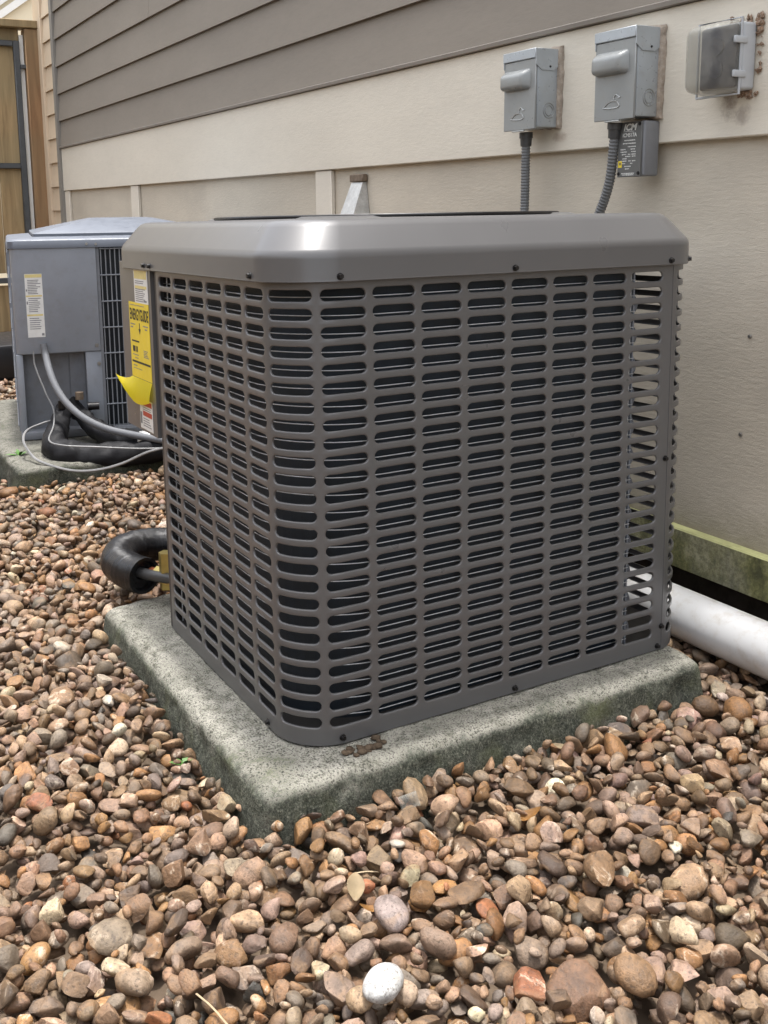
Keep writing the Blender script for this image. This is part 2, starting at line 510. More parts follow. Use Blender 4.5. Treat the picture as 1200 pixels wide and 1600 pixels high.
def add_tube(bm, path, rad, sides=10, cap=True):
    uvl = bm.loops.layers.uv.verify()
    n = len(path)
    rads = rad if hasattr(rad, '__len__') else [rad] * n
    T = []
    for i in range(n):
        a = path[max(0, i - 1)]; b = path[min(n - 1, i + 1)]
        T.append((b - a).normalized())
    up = Vector((0, 0, 1))
    if abs(T[0].dot(up)) > 0.9:
        up = Vector((1, 0, 0))
    nx = (up - T[0] * up.dot(T[0])).normalized()
    rings = []
    L = 0; Ls = []
    for i in range(n):
        if i > 0:
            L += (path[i] - path[i - 1]).length
            nx = (nx - T[i] * nx.dot(T[i])).normalized()
        Ls.append(L)
        ny = T[i].cross(nx)
        rings.append([bm.verts.new(path[i] + (nx * math.cos(2 * math.pi * k / sides) + ny * math.sin(2 * math.pi * k / sides)) * rads[i]) for k in range(sides)])
    for i in range(n - 1):
        for k in range(sides):
            f = bm.faces.new((rings[i][k], rings[i][(k + 1) % sides], rings[i + 1][(k + 1) % sides], rings[i + 1][k]))
            for lp, (u, w) in zip(f.loops, ((k, i), (k + 1, i), (k + 1, i + 1), (k, i + 1))):
                lp[uvl].uv = (u / sides, Ls[w] * 10)
    if cap:
        bm.faces.new(list(reversed(rings[0])))
        bm.faces.new(rings[-1])

def tube(name, pts, rad, mat, parent=None, sides=10, n=8, curve=True, cap=True):
    bm = bmesh.new()
    path = catmull(pts, n) if curve else [Vector(p) for p in pts]
    if hasattr(rad, '__len__'):
        rr = np.interp(np.linspace(0, 1, len(path)), np.linspace(0, 1, len(rad)), rad)
        add_tube(bm, path, list(rr), sides, cap)
    else:
        add_tube(bm, path, rad, sides, cap)
    return link_bm(name, bm, mat, parent, 50)

def text_mesh(s, size, sx=1.0, shear=0.0, bold=0.0):
    cu = bpy.data.curves.new('lettering', 'FONT')
    cu.body = s
    cu.size = size
    cu.align_x = 'CENTER'
    cu.align_y = 'CENTER'
    cu.shear = shear
    cu.offset = bold
    cu.resolution_u = 3
    o = bpy.data.objects.new('lettering', cu)
    COL.objects.link(o)
    dg = bpy.context.evaluated_depsgraph_get()
    me = bpy.data.meshes.new_from_object(o.evaluated_get(dg))
    bpy.data.objects.remove(o)
    bpy.data.curves.remove(cu)
    for v in me.vertices:
        v.co.x *= sx
    me.materials.clear()
    return me

def wall_plane(ox, oy, oz):
    """axes of a face that looks to -y: local x -> +x, local y -> +z"""
    return Matrix(((1, 0, 0, ox), (0, 0, -1, oy), (0, 1, 0, oz), (0, 0, 0, 1)))

def put_text(s, size, mat, parent, x, y, z, sx=1.0, shear=0.0, bold=0.0, rot=0.0):
    me = text_mesh(s, size, sx, shear, bold)
    me.transform(wall_plane(x, y, z) @ Matrix.Rotation(rot, 4, 'Z'))
    return link_me('lettering', me, mat, parent)

def print_bars(bm, bars, y):
    """flat print: (x0, x1, z0, z1) rectangles on a face that looks to -y"""
    for x0, x1, z0, z1 in bars:
        vs = [bm.verts.new(p) for p in ((x0, y, z0), (x1, y, z0), (x1, y, z1), (x0, y, z1))]
        bm.faces.new(vs)

# ------------------------------------------------------------------ ground sheet
GZ = -0.048      # mean level of the gravel surface
bm = bmesh.new()
for x0, x1, y0, y1, n in ((-40, 20, -30, 30, 1),):
    vs = [bm.verts.new(p) for p in ((x0, y0, GZ - 0.055), (x1, y0, GZ - 0.055), (x1, y1, GZ - 0.055), (x0, y1, GZ - 0.055))]
    bm.faces.new(vs)
ground = link_bm('ground', bm, 'ground_fill')
tag(ground, 'brown gravel side yard over dark soil', None, None, 'structure')

# ------------------------------------------------------------------ house wall
house = empty('house_wall', (-1.5, 1.0, 0))
tag(house, 'beige and taupe house side wall behind the air conditioners', 'wall')
def hb(name, lo, hi, mat, bevel=0.0, seg=1):
    o = box(name, lo, hi, mat, None, bevel, seg, 40)
    o.parent = house
    o.matrix_parent_inverse = Matrix.Translation((1.5, -1.0, 0))
    return o
WX0, WX1 = -5.30, 2.6
# lower panels between battens
panel_edges = [WX0, -3.92, -3.78, -1.85, -1.735, 0.62, 0.735, WX1]
hb('wall_panel', (-5.30, 1.0, 0.10), (-3.845, 1.012, 0.90), 'panel')
hb('wall_panel', (-3.843, 1.0, 0.10), (-1.792, 1.012, 0.90), 'panel')
hb('wall_panel', (-1.790, 1.0, 0.10), (0.70, 1.012, 0.90), 'panel')
hb('wall_panel', (0.702, 1.0, 0.10), (WX1, 1.012, 0.90), 'panel')
hb('batten', (-3.91, 0.984, 0.11), (-3.79, 0.999, 0.884), 'batten', 0.002)
hb('batten', (-1.845, 0.984, 0.11), (-1.735, 0.999, 0.884), 'batten', 0.002)
hb('batten', (0.64, 0.984, 0.11), (0.755, 0.999, 0.884), 'batten', 0.002)
hb('batten', (-5.30, 0.984, 0.11), (-5.19, 0.999, 0.884), 'batten', 0.002)
hb('band_board', (WX0, 0.978, 0.886), (WX1, 1.012, 1.142), 'band', 0.002)
# drip edge above the band
bm = bmesh.new()
prof = [(1.0, 1.142), (0.966, 1.1435), (0.964, 1.152), (0.968, 1.1545), (1.0, 1.164)]
a = [bm.verts.new((WX0, y, z)) for y, z in prof]
b_ = [bm.verts.new((WX1, y, z)) for y, z in prof]
for i in range(len(prof) - 1):
    bm.faces.new((a[i], a[i + 1], b_[i + 1], b_[i]))
bm.faces.new(a); bm.faces.new(list(reversed(b_)))
o = link_bm('drip_edge', bm, 'drip'); o.parent = house; o.matrix_parent_inverse = Matrix.Translation((1.5, -1.0, 0))
# lap siding: each course tilts out at its bottom edge and overlaps the one below
def lap_board(x0, x1, z0, z1, y, mat, parent, inv):
    bm = bmesh.new()
    pr = [(y - 0.020, z0), (y - 0.012, z0 + 0.0005), (y + 0.004, z1 + 0.02), (y - 0.004, z1 + 0.02)]
    a = [bm.verts.new((x0, yy, zz)) for yy, zz in pr]
    c = [bm.verts.new((x1, yy, zz)) for yy, zz in pr]
    for i in range(4):
        j = (i + 1) % 4
        bm.faces.new((a[i], a[j], c[j], c[i]))
    bm.faces.new(a); bm.faces.new(list(reversed(c)))
    o = link_bm('siding_board', bm, mat)
    o.parent = parent
    o.matrix_parent_inverse = inv
    return o
HINV = Matrix.Translation((1.5, -1.0, 0))
P_ = 0.161
joints = {3: [-3.473], 1: [-0.4], 5: [-2.3], 6: [0.3], 8: [-3.1]}
for k in range(9):
    z0 = 1.147 + k * P_
    xs = [WX0] + joints.get(k, []) + [WX1]
    for i in range(len(xs) - 1):
        lap_board(xs[i] + (0.0012 if i else 0), xs[i + 1] - (0.0012 if i < len(xs) - 2 else 0), z0, z0 + P_, 0.992, 'siding', house, HINV)
hb('sheathing', (WX0, 1.013, 0.02), (WX1, 1.10, 2.6), 'grey_trim')
# skirt board under the panels, and the dark foundation set back beneath it
bm = bmesh.new()
prof = [(1.012, 0.1135), (0.986, 0.109), (0.983, 0.106), (0.983, 0.026), (1.012, 0.026)]
a = [bm.verts.new((-4.9, y, z)) for y, z in prof]
b_ = [bm.verts.new((WX1, y, z)) for y, z in prof]
for i in range(len(prof)):
    j = (i + 1) % len(prof)
    bm.faces.new((a[i], a[j], b_[j], b_[i]))
bm.faces.new(a); bm.faces.new(list(reversed(b_)))
me_o = link_bm('skirt_board', bm, 'skirt')
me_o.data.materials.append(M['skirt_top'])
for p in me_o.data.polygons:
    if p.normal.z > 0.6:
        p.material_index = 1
me_o.parent = house; me_o.matrix_parent_inverse = HINV
hb('foundation', (WX0, 1.04, -0.14), (WX1, 1.10, 0.0255), 'soil')  # near-black face in the gap below the skirt
# nail heads
for x, z in ((-0.092, 0.52), (-0.005, 0.745), (-0.006, 0.70), (-0.1, 0.33)):
    bm = bmesh.new()
    bmesh.ops.create_cone(bm, cap_ends=True, segments=10, radius1=0.0045, radius2=0.003, depth=0.004)
    bm.transform(Matrix.Translation((x, 0.9985, z)) @ Matrix.Rotation(R(90), 4, 'X'))
    o = link_bm('nail_head', bm, 'steel_screw'); o.parent = house; o.matrix_parent_inverse = HINV

# far stretch of the same side: grey corner trim, then a cream lap wall
cream = empty('cream_side_wall', (-5.55, 1.0, 0))
tag(cream, 'cream lap siding wall beyond the grey corner trim', 'wall')
CINV = Matrix.Translation((5.55, -1.0, 0))
def cb(name, lo, hi, mat, bevel=0.0):
    o = box(name, lo, hi, mat, None, bevel, 1)
    o.parent = cream; o.matrix_parent_inverse = CINV
    return o
cb('corner_trim', (-5.352, 0.962, 0.0), (-5.302, 1.04, 3.0), 'grey_trim', 0.002)
cb('corner_board', (-5.76, 0.955, -0.1), (-5.58, 1.05, 3.0), 'cream_paint', 0.003)
for k in range(20):
    z0 = 0.02 + k * 0.149
    lap_board(-5.579, -5.354, z0, z0 + 0.149, 0.985, 'cream_paint', cream, CINV)
cb('backing', (-5.758, 1.051, -0.1), (-5.354, 1.12, 3.0), 'cream_paint')

# downspout
ds = box('downspout', (-5.83, 1.005, -0.08), (-5.785, 1.05, 3.0), 'wire_grey', None, 0.006, 2)
tag(ds, 'thin grey downspout between the fence post and the cream wall', 'downspout')

# ------------------------------------------------------------------ gate and fence at the end of the yard
GX = -5.72
gate = empty('wooden_gate', (GX, 0.2, -0.05))
tag(gate, 'weathered wooden gate in a dark steel frame', 'gate')
GINV = Matrix.Translation((-GX, -0.2, 0.05))
def gb(name, lo, hi, mat, bevel=0.0, parent=gate, inv=GINV):
    o = box(name, lo, hi, mat, None, bevel, 1)
    o.parent = parent; o.matrix_parent_inverse = inv
    return o
yb = 0.808
k = 0
while yb > -0.40:
    w = 0.138
    gb('board', (GX - 0.012, yb - w + 0.004, 0.36 + 0.004 * (k % 3)), (GX + 0.006 + 0.002 * (k % 2), yb, 1.80), 'fence_wood', 0.003)
    yb -= w; k += 1
gb('frame_stile', (GX + 0.010, 0.805, 0.30), (GX + 0.045, 0.842, 1.83), 'dark_metal', 0.004)
gb('frame_rail', (GX + 0.010, -0.47, 1.795), (GX + 0.042, 0.8045, 1.83), 'dark_metal', 0.004)
gb('frame_rail', (GX + 0.010, -0.47, 1.035), (GX + 0.042, 0.8045, 1.07), 'dark_metal', 0.004)
gb('frame_rail', (GX + 0.010, -0.47, 0.30), (GX + 0.042, 0.8045, 0.335), 'dark_metal', 0.004)
gb('hinge', (GX + 0.02, 0.8425, 1.66), (GX + 0.05, 0.90, 1.685), 'dark_metal', 0.003)
gb('kick_board', (GX - 0.02, -0.47, -0.02), (GX + 0.0, 0.80, 0.285), 'fence_wood', 0.003)
post = empty('fence_post', (GX, 0.87, -0.1))
tag(post, 'brown wooden gate post under a mossy top rail', 'post')
PINV = Matrix.Translation((-GX, -0.87, 0.1))
gb('post_shaft', (GX - 0.05, 0.875, -0.1), (GX + 0.06, 0.992, 1.905), 'post_wood', 0.004, post, PINV)
gb('edge_strip', (GX - 0.03, 0.847, -0.1), (GX + 0.02, 0.872, 1.87), 'white_trim', 0.002, post, PINV)
gb('cap_rail', (GX - 0.06, -0.47, 1.908), (GX + 0.075, 1.0, 1.955), 'fence_wood', 0.004, post, PINV)
gb('top_rail', (GX - 0.03, -0.47, 1.825), (GX + 0.012, 0.846, 1.907), 'fence_wood', 0.003, post, PINV)

# neighbour's pale house seen above the gate
nb = empty('neighbour_house', (-9.0, 0.5, 0))
tag(nb, 'bright cream house end beyond the gate', 'house')
o = box('wall', (-9.3, -3.2, -0.1), (-9.0, 3.0, 4.6), 'far_cream'); o.parent = nb; o.matrix_parent_inverse = Matrix.Translation((9, -0.5, 0))
for dy in (0.0, 0.16):
    bm = bmesh.new()
    add_box(bm, (-8.99, -0.05, -0.03), (-8.95, 1.6, 0.03))
    bm.transform(Matrix.Translation((0, 1.28 - dy, 2.50)) @ Matrix.Translation((-9, 0, 0)) @ Matrix.Rotation(R(36), 4, 'X') @ Matrix.Translation((9, 0, 0)))
    o = link_bm('rake_board', bm, 'white_trim'); o.parent = nb; o.matrix_parent_inverse = Matrix.Translation((9, -0.5, 0))

# side-yard fence out of view, added to block sky from the far side
fence = empty('unseen_board_fence', (-2.0, -3.0, -0.1))
tag(fence, 'unseen board fence added across the yard to block sky', 'fence')
FINV = Matrix.Translation((2.0, 3.0, 0.1))
bm = bmesh.new()
add_box(bm, (0, 0, 0), (0.138, 0.018, 1.9))
bme = bpy.data.meshes.new('board')
bm.to_mesh(bme); bm.free(); bme.materials.append(M['fence_wood'])
for k in range(64):
    o = bpy.data.objects.new('board', bme); COL.objects.link(o)
    o.location = (-5.7 + k * 0.142, -3.0 + 0.003 * (k % 2), -0.08 + 0.006 * ((k * 7) % 3))
    o.parent = fence; o.matrix_parent_inverse = FINV
for z in (0.2, 1.0, 1.65):
    o = box('fence_rail', (-5.7, -3.04, z), (3.4, -3.001, z + 0.085), 'fence_wood'); o.parent = fence; o.matrix_parent_inverse = FINV

# ------------------------------------------------------------------ concrete pads
def pad(name, x0, x1, y0, y1, z0, z1, mat, seed=0, r=0.024):
    """cast slab: rounded top edges, slightly battered sides, worn outline"""
    def ring(ins, z, n_c=5, step=0.012):
        rr = max(0.004, 0.028 - ins * 0.3)
        X0, X1, Y0, Y1 = x0 + ins, x1 - ins, y0 + ins, y1 - ins
        pts = []
        cor = ((X1 - rr, Y0 + rr, -90), (X1 - rr, Y1 - rr, 0), (X0 + rr, Y1 - rr, 90), (X0 + rr, Y0 + rr, 180))
        lens = (int((y1 - y0) / step), int((x1 - x0) / step)) * 2
        for (cx, cy, a0), (nx_, ny_, _), L in zip(cor, cor[1:] + cor[:1], lens):
            for i in range(n_c):
                t = R(a0 + 90 * i / n_c)
                pts.append((cx + rr * math.cos(t), cy + rr * math.sin(t)))
            a = (cx + rr * math.cos(R(a0 + 90)), cy + rr * math.sin(R(a0 + 90)))
            b_ = (nx_ + rr * math.cos(R(a0 + 90)), ny_ + rr * math.sin(R(a0 + 90)))
            for i in range(L):
                pts.append((a[0] + (b_[0] - a[0]) * i / L, a[1] + (b_[1] - a[1]) * i / L))
        return [Vector((x, y, z)) for x, y in pts]
    bm = bmesh.new()
    lev = [(-0.010, z0)] + [(-0.010 + 0.012 * t, z0 + (z1 - r - z0) * t) for t in (0.3, 0.5, 0.65, 0.8, 0.9, 1.0)]
    lev += [(0.002 + r * 1.35 * (1 - math.cos(R(a))), z1 - r + r * math.sin(R(a))) for a in (15, 30, 45, 60, 75, 90)]
    lev += [(0.045, z1), (0.06, z1), (0.08, z1), (0.10, z1)]
    rings = []
    for ins, z in lev:
        row = []
        for p in ring(ins, z):
            n1 = mnoise.noise(Vector((p.x * 8 + seed, p.y * 8, p.z * 12))) * 0.0045
            n2 = mnoise.noise(Vector((p.x * 34, p.y * 34 + seed, p.z * 40))) * 0.0028
            n3 = max(0.0, mnoise.noise(Vector((p.x * 21 + 9, p.y * 21 + seed, p.z * 25))) - 0.42) * 0.02     # knocked-off bits
            d = Vector((p.x - (x0 + x1) / 2, p.y - (y0 + y1) / 2, 0))
            edge = ins < 0.03
            q = p + Vector((0, 0, (n1 * 0.5 + n2 * 0.6) if z > z1 - r else 0))
            if edge:
                q += d.normalized() * (n1 + n2 - n3)
                if z > z1 - r:
                    q.z -= n3
            row.append(bm.verts.new(q))
        rings.append(row)
    for ra, rb in zip(rings[:-1], rings[1:]):
        for i in range(len(ra)):
            bm.faces.new((ra[i], ra[(i + 1) % len(ra)], rb[(i + 1) % len(ra)], rb[i]))
    bm.faces.new(rings[-1])
    return link_bm(name, bm, mat, None, 60)
TILT = -math.atan(0.0155)
pad1 = pad('concrete_pad', -0.735, 0.070, -0.086, 0.746, -0.11, -0.003, 'concrete', 0, 0.018)
pad1.rotation_euler = (0, TILT, 0)
tag(pad1, 'mossy concrete pad under the near brown air conditioner', 'concrete pad', 'concrete pads under the air conditioners')
pad2 = pad('concrete_pad', -3.1, -1.85, -0.030, 0.93, -0.11, 0.0, 'concrete_shaded', 5, 0.018)
tag(pad2, 'concrete pad under the far blue-grey unit with a weed on it', 'concrete pad', 'concrete pads under the air conditioners')
def put_on(o, xyz):
    pass

# ------------------------------------------------------------------ near air conditioner
ac = empty('air_conditioner', (0, 0, 0), (0, TILT, 0))
tag(ac, 'brown louvred air conditioner unit with a yellow sticker on its left side', 'air conditioner', 'air conditioners along the wall')
A = 0.775
RC = 0.08
QARC = math.pi * RC / 4

def path_front(s):
    """front sheet: runs along the -y side, round the near corner, along the +x side; returns point, outward normal"""
    if s < -QARC:
        return (-(RC + (-s - QARC)), 0.0), (0.0, -1.0)
    if s > QARC:
        return (0.0, RC + (s - QARC)), (1.0, 0.0)
    t = R(-45) + s / RC
    return (-RC + RC * math.cos(t), RC + RC * math.sin(t)), (math.cos(t), math.sin(t))

def path_back(s):
    """rear sheet: from the seam on the +x side round the rear corner and along the +y side"""
    if s < -QARC:
        return (0.0, A - RC - (-s - QARC)), (1.0, 0.0)
    if s > QARC:
        return (-(RC + (s - QARC)), A), (0.0, 1.0)
    t = R(45) + s / RC
    return (-RC + RC * math.cos(t), A - RC + RC * math.sin(t)), (math.cos(t), math.sin(t))

ROWS = [0.651 - 0.025678 * j for j in range(25)]
def louvre_sheet(name, path, cells, s_lo, s_hi, z_lo, z_hi, mat, parent, outset=0.0, lip=0.0034):
    """sheet metal with a real pressed slot in each cell; cells = (s0, s1, half slot length)"""
    bm = bmesh.new()
    cache = {}
    def V(s, z, d):
        key = (round(s, 5), round(z, 5), round(d, 5))
        v = cache.get(key)
        if v is None:
            (px, py), (nx, ny) = path(s)
            v = bm.verts.new((px + nx * (outset - d), py + ny * (outset - d), z))
            cache[key] = v
        return v
    hb_ = 0.00775
    n_t, n_r = 9, 5
    for s0, s1, al in cells:
        sc, hw = (s0 + s1) / 2, (s1 - s0) / 2
        for zc in ROWS:
            hh = 0.012839
            outer, unit = [], []
            for i in range(n_t):
                u = -1 + 2 * i / (n_t - 1)
                outer.append((sc + hw * u, zc + hh)); unit.append((u, 90))
            for i in range(1, n_r + 1):
                w = 1 - 2 * i / (n_r + 1)
                outer.append((sc + hw, zc + hh * w)); unit.append((1, 90 - 180 * i / (n_r + 1)))
            for i in range(n_t):
                u = 1 - 2 * i / (n_t - 1)
                outer.append((sc + hw * u, zc - hh)); unit.append((u, -90))
            for i in range(1, n_r + 1):
                w = -1 + 2 * i / (n_r + 1)
                outer.append((sc - hw, zc + hh * w)); unit.append((-1, -90 - 180 * i / (n_r + 1)))
            def hole(grow, d):
                b = hb_ + grow
                st = al - hb_
                pts = []
                for u, ang in unit:
                    an = R(ang)
                    if abs(ang) == 90:
                        pts.append(V(sc + st * u, zc + b * (1 if ang > 0 else -1), d))
                    else:
                        pts.append(V(sc + st * u + b * math.cos(an), zc + b * math.sin(an), d))
                return pts
            r0 = [V(s, z, 0.0) for s, z in outer]
            r1 = hole(0.0019, 0.0)
            r2 = hole(0.0009, 0.0003)
            r3 = hole(0.0002, 0.0011)
            r4 = hole(0.0, 0.0021)
            r5 = hole(0.0, lip)
            for ra, rb in ((r0, r1), (r1, r2), (r2, r3), (r3, r4), (r4, r5)):
                for i in range(len(ra)):
                    j = (i + 1) % len(ra)
                    try:
                        bm.faces.new((ra[i], ra[j], rb[j], rb[i]))
                    except ValueError:
                        pass
    # plain margins: above, below and at both ends
    zt = ROWS[0] + 0.012839; zb = ROWS[-1] - 0.012839
    S = [s_lo]
    for s0, s1, al in cells:
        S += [s0 + (s1 - s0) * i / (n_t - 1) for i in range(n_t)]
    S.append(s_hi)
    S = sorted(set(round(s, 6) for s in S))
    for a, b in zip(S[:-1], S[1:]):
        if b - a < 1e-5:
            continue
        bm.faces.new((V(a, zt, 0), V(b, zt, 0), V(b, z_hi, 0), V(a, z_hi, 0)))
        bm.faces.new((V(a, z_lo, 0), V(b, z_lo, 0), V(b, zb, 0), V(a, zb, 0)))
        bm.faces.new((V(a, z_lo, 0.012), V(b, z_lo, 0.012), V(b, z_lo, 0), V(a, z_lo, 0)))
    for a, b in ((s_lo, cells[0][0]), (cells[-1][1], s_hi)):
        if b - a > 1e-4:
            zs = [zb] + [z for zc in reversed(ROWS) for z in [zc - 0.012839 + 0.025678 * i / (n_r + 1) for i in range(1, n_r + 2)]]
            for z0, z1 in zip(zs[:-1], zs[1:]):
                bm.faces.new((V(a, z0, 0), V(b, z0, 0), V(b, z1, 0), V(a, z1, 0)))
    for s in (s_lo, s_hi):       # turned-in end flanges
        bm.faces.new((V(s, z_lo, 0), V(s, z_hi, 0), V(s, z_hi, 0.014), V(s, z_lo, 0.014)))
    bmesh.ops.remove_doubles(bm, verts=bm.verts, dist=2e-5)
    return link_bm(name, bm, mat, parent, 35)

sR0 = QARC + (0.0883 - RC)
cells = []
sL0 = -(QARC + (0.1056 - RC))
for k in range(5, -1, -1):
    c = sL0 - 0.0768 * k
    cells.append([c - 0.0384, c + 0.0384, 0.0322])
mid0 = cells[-1][1]
for k in range(8):
    c = sR0 + 0.08 * k
    cells.append([c - 0.04, c + 0.04, 0.0345])
cells.insert(6, [mid0, cells[6][0], 0.0345])
louvre_sheet('louvre_panel', path_front, cells, -(QARC + 0.536 - RC), QARC + 0.708 - RC, 0.0, 0.682, 'unit_paint', ac)
bc = []
s = -QARC + 0.018
bc.append([s, s + 0.0797, 0.0345])
for k in range(4):
    bc.append([s + 0.0797 + 0.15 * k, s + 0.0797 + 0.15 * (k + 1), 0.070])
louvre_sheet('louvre_panel', path_back, bc, -QARC + 0.0105, bc[-1][1] + 0.02, 0.0, 0.682, 'unit_paint', ac, 0.0015)
# blind sides that close the cabinet
box('side_panel', (-A, 0.225, 0.0), (-A + 0.003, A - 0.06, 0.682), 'unit_paint', ac)
box('inner_panel', (-0.5535, 0.004, 0.0), (-0.5505, 0.22, 0.682), 'unit_paint', ac)
box('inner_panel', (-A, 0.2205, 0.0), (-0.556, 0.2235, 0.37), 'unit_paint', ac)
box('corner_post', (-0.5495, 0.0015, 0.0), (-0.5395, 0.02, 0.682), 'unit_dark', ac)
# base pan
bm = bmesh.new()
vv = add_box(bm, (-0.545, 0.006, 0.002), (-0.006, A - 0.006, 0.018))
ee = [e for e in bm.edges if abs(e.verts[0].co.z - e.verts[1].co.z) > 0.01 and e.verts[0].co.x > -0.1]
bmesh.ops.bevel(bm, geom=ee, offset=0.076, segments=8, profile=0.5, affect='EDGES')
add_box(bm, (-A + 0.01, 0.24, 0.002), (-0.5455, A - 0.004, 0.018))
link_bm('base_pan', bm, 'unit_dark', ac)

# service panel: hangs over the open valve corner
bm = bmesh.new()
add_box(bm, (-A - 0.001, -0.003, 0.361), (-0.559, 0.22, 0.6805))
vert_e = [e for e in bm.edges if all(abs(v.co.x + A + 0.001) < 1e-4 and abs(v.co.y + 0.003) < 1e-4 for v in e.verts)]
bmesh.ops.bevel(bm, geom=vert_e, offset=0.035, segments=6, profile=0.5, affect='EDGES')
link_bm('service_panel', bm, 'unit_paint', ac, 40)

# cap: skirt, slanted band, flat top with the fan ring
def rr_ring(o, n=14):
    """rounded square outline at outset o from the cabinet faces (corner radius follows)"""
    r = max(0.012, RC + 0.006 + o * 0.5)
    x0, x1, y0, y1 = -A - o, o, -o, A + o
    pts = []
    for cx, cy, a0 in ((x1 - r, y0 + r, -90), (x1 - r, y1 - r, 0), (x0 + r, y1 - r, 90), (x0 + r, y0 + r, 180)):
        for i in range(n + 1):
            t = R(a0 + 90 * i / n)
            pts.append((cx + r * math.cos(t), cy + r * math.sin(t)))
    return pts
bm = bmesh.new()
prof = [(0.0045, 0.6695), (0.0085, 0.6685), (0.0102, 0.6700), (0.0098, 0.6735), (0.0096, 0.700), (0.0090, 0.7065), (0.0065, 0.7115), (0.0057, 0.7126), (-0.0185, 0.7428),
        (-0.0195, 0.7440), (-0.0245, 0.7490), (-0.0310, 0.7522), (-0.0390, 0.7535)]
rings = []
for o_, z in prof:
    rings.append([bm.verts.new((x, y, z)) for x, y in rr_ring(o_)])
cx_, cy_ = -A / 2, A / 2
nring = len(rings[0])
def circle_ring(rad, z):
    out = []
    for x, y in rr_ring(-0.039):
        t = math.atan2(y - cy_, x - cx_)
        out.append(bm.verts.new((cx_ + rad * math.cos(t), cy_ + rad * math.sin(t), z)))
    return out
rings.append(circle_ring(0.336, 0.7545))
rings.append(circle_ring(0.328, 0.7572))
rings.append(circle_ring(0.320, 0.7572))
rings.append(circle_ring(0.314, 0.7500))
rings.append(circle_ring(0.312, 0.665))
for ra, rb in zip(rings[:-1], rings[1:]):
    for i in range(nring):
        j = (i + 1) % nring
        bm.faces.new((ra[i], ra[j], rb[j], rb[i]))
cap = link_bm('cap', bm, 'unit_paint', ac, 50)
# fan guard and shroud floor
bm = bmesh.new()
for rad in [0.05 + 0.026 * i for i in range(11)]:
    pts = [Vector((cx_ + rad * math.cos(2 * math.pi * i / 48), cy_ + rad * math.sin(2 * math.pi * i / 48), 0.7475)) for i in range(49)]
    add_tube(bm, pts, 0.0015, 4, False)
for i in range(6):
    t = math.pi * i / 3
    add_tube(bm, [Vector((cx_, cy_, 0.745)), Vector((cx_ + 0.316 * math.cos(t), cy_ + 0.316 * math.sin(t), 0.745))], 0.002, 4)
add_tube(bm, [Vector((cx_ + 0.306 * math.cos(2 * math.pi * i / 64), cy_ + 0.306 * math.sin(2 * math.pi * i / 64), 0.7568)) for i in range(65)], 0.0030, 6, False)
link_bm('fan_guard', bm, 'black_screw', ac, 60)
bm = bmesh.new()
for k in range(3):
    t0 = 2 * math.pi * k / 3
    pts = []
    for (r_, dt, z) in ((0.05, 0, 0.66), (0.28, -0.25, 0.645), (0.29, 0.75, 0.69), (0.06, 0.8, 0.685)):
        pts.append(bm.verts.new((cx_ + r_ * math.cos(t0 + dt), cy_ + r_ * math.sin(t0 + dt), z)))
    bm.faces.new(pts)
bmesh.ops.solidify(bm, geom=bm.faces[:], thickness=0.002)
ret = bmesh.ops.create_cone(bm, cap_ends=True, segments=16, radius1=0.055, radius2=0.055, depth=0.12)
for v in ret['verts']:
    v.co += Vector((cx_, cy_, 0.66))
link_bm('fan', bm, 'unit_dark', ac)

# coil behind the louvres
COR = 0.15
def coil_pts(inset, s_from, s_to):
    out = []
    r = COR - inset
    L1 = 0.52 - COR
    for i in range(13):
        out.append((-0.52 + L1 * i / 12, inset, L1 * i / 12))
    for i in range(1, 13):
        t = R(-90 + 90 * i / 12)
        out.append((-COR + r * math.cos(t), COR + r * math.sin(t), L1 + COR * 1.57 * i / 12))
    for i in range(1, 14):
        out.append((-inset, COR + (0.636 - COR) * i / 13, L1 + COR * 1.57 + (0.636 - COR) * i / 13))
    return out
bm = bmesh.new()
uvl = bm.loops.layers.uv.verify()
po, pi_ = coil_pts(0.024, 0, 0), coil_pts(0.060, 0, 0)
zb_, zt_ = 0.018, 0.665
vo = [(bm.verts.new((x, y, zb_)), bm.verts.new((x, y, zt_)), l) for x, y, l in po]
vi = [(bm.verts.new((x, y, zb_)), bm.verts.new((x, y, zt_)), l) for x, y, l in pi_]
def cface(vs, uvs):
    f = bm.faces.new(vs)
    for lp, uv in zip(f.loops, uvs):
        lp[uvl].uv = uv
for ring in (vo, vi):
    for a, b in zip(ring[:-1], ring[1:]):
        cface((a[0], b[0], b[1], a[1]), ((a[2], 0), (b[2], 0), (b[2], 0.65), (a[2], 0.65)))
for i in range(len(vo) - 1):
    cface((vo[i][1], vo[i + 1][1], vi[i + 1][1], vi[i][1]), ((0, 0),) * 4)
for i in (0, -1):
    cface((vo[i][0], vo[i][1], vi[i][1], vi[i][0]), ((0, 0),) * 4)
link_bm('coil', bm, 'fins', ac, 40)
box('coil_end_plate', (-0.066, 0.6365, 0.018), (-0.018, 0.6395, 0.665), 'unit2_paint', ac)
bm = bmesh.new()
pts = [Vector((-0.028, 0.638, 0.0)), Vector((-0.028, 0.647, 0.002)), Vector((-0.030, 0.652, 0.012)), Vector((-0.031, 0.647, 0.023)), Vector((-0.031, 0.638, 0.0255))]
add_tube(bm, catmull(pts, 4), 0.005, 7)
bend_me = bpy.data.meshes.new('return_bend')
for f in bm.faces: f.smooth = True
bm.to_mesh(bend_me); bm.free(); bend_me.materials.append(M['unit2_dark'])
for k in range(12):
    o = link_me('return_bend', bend_me, None, ac, (0, 0, 0.03 + k * 0.0513))
    o2 = link_me('return_bend', bend_me, None, ac, (-0.022, 0, 0.055 + k * 0.0513)) if k < 11 else None
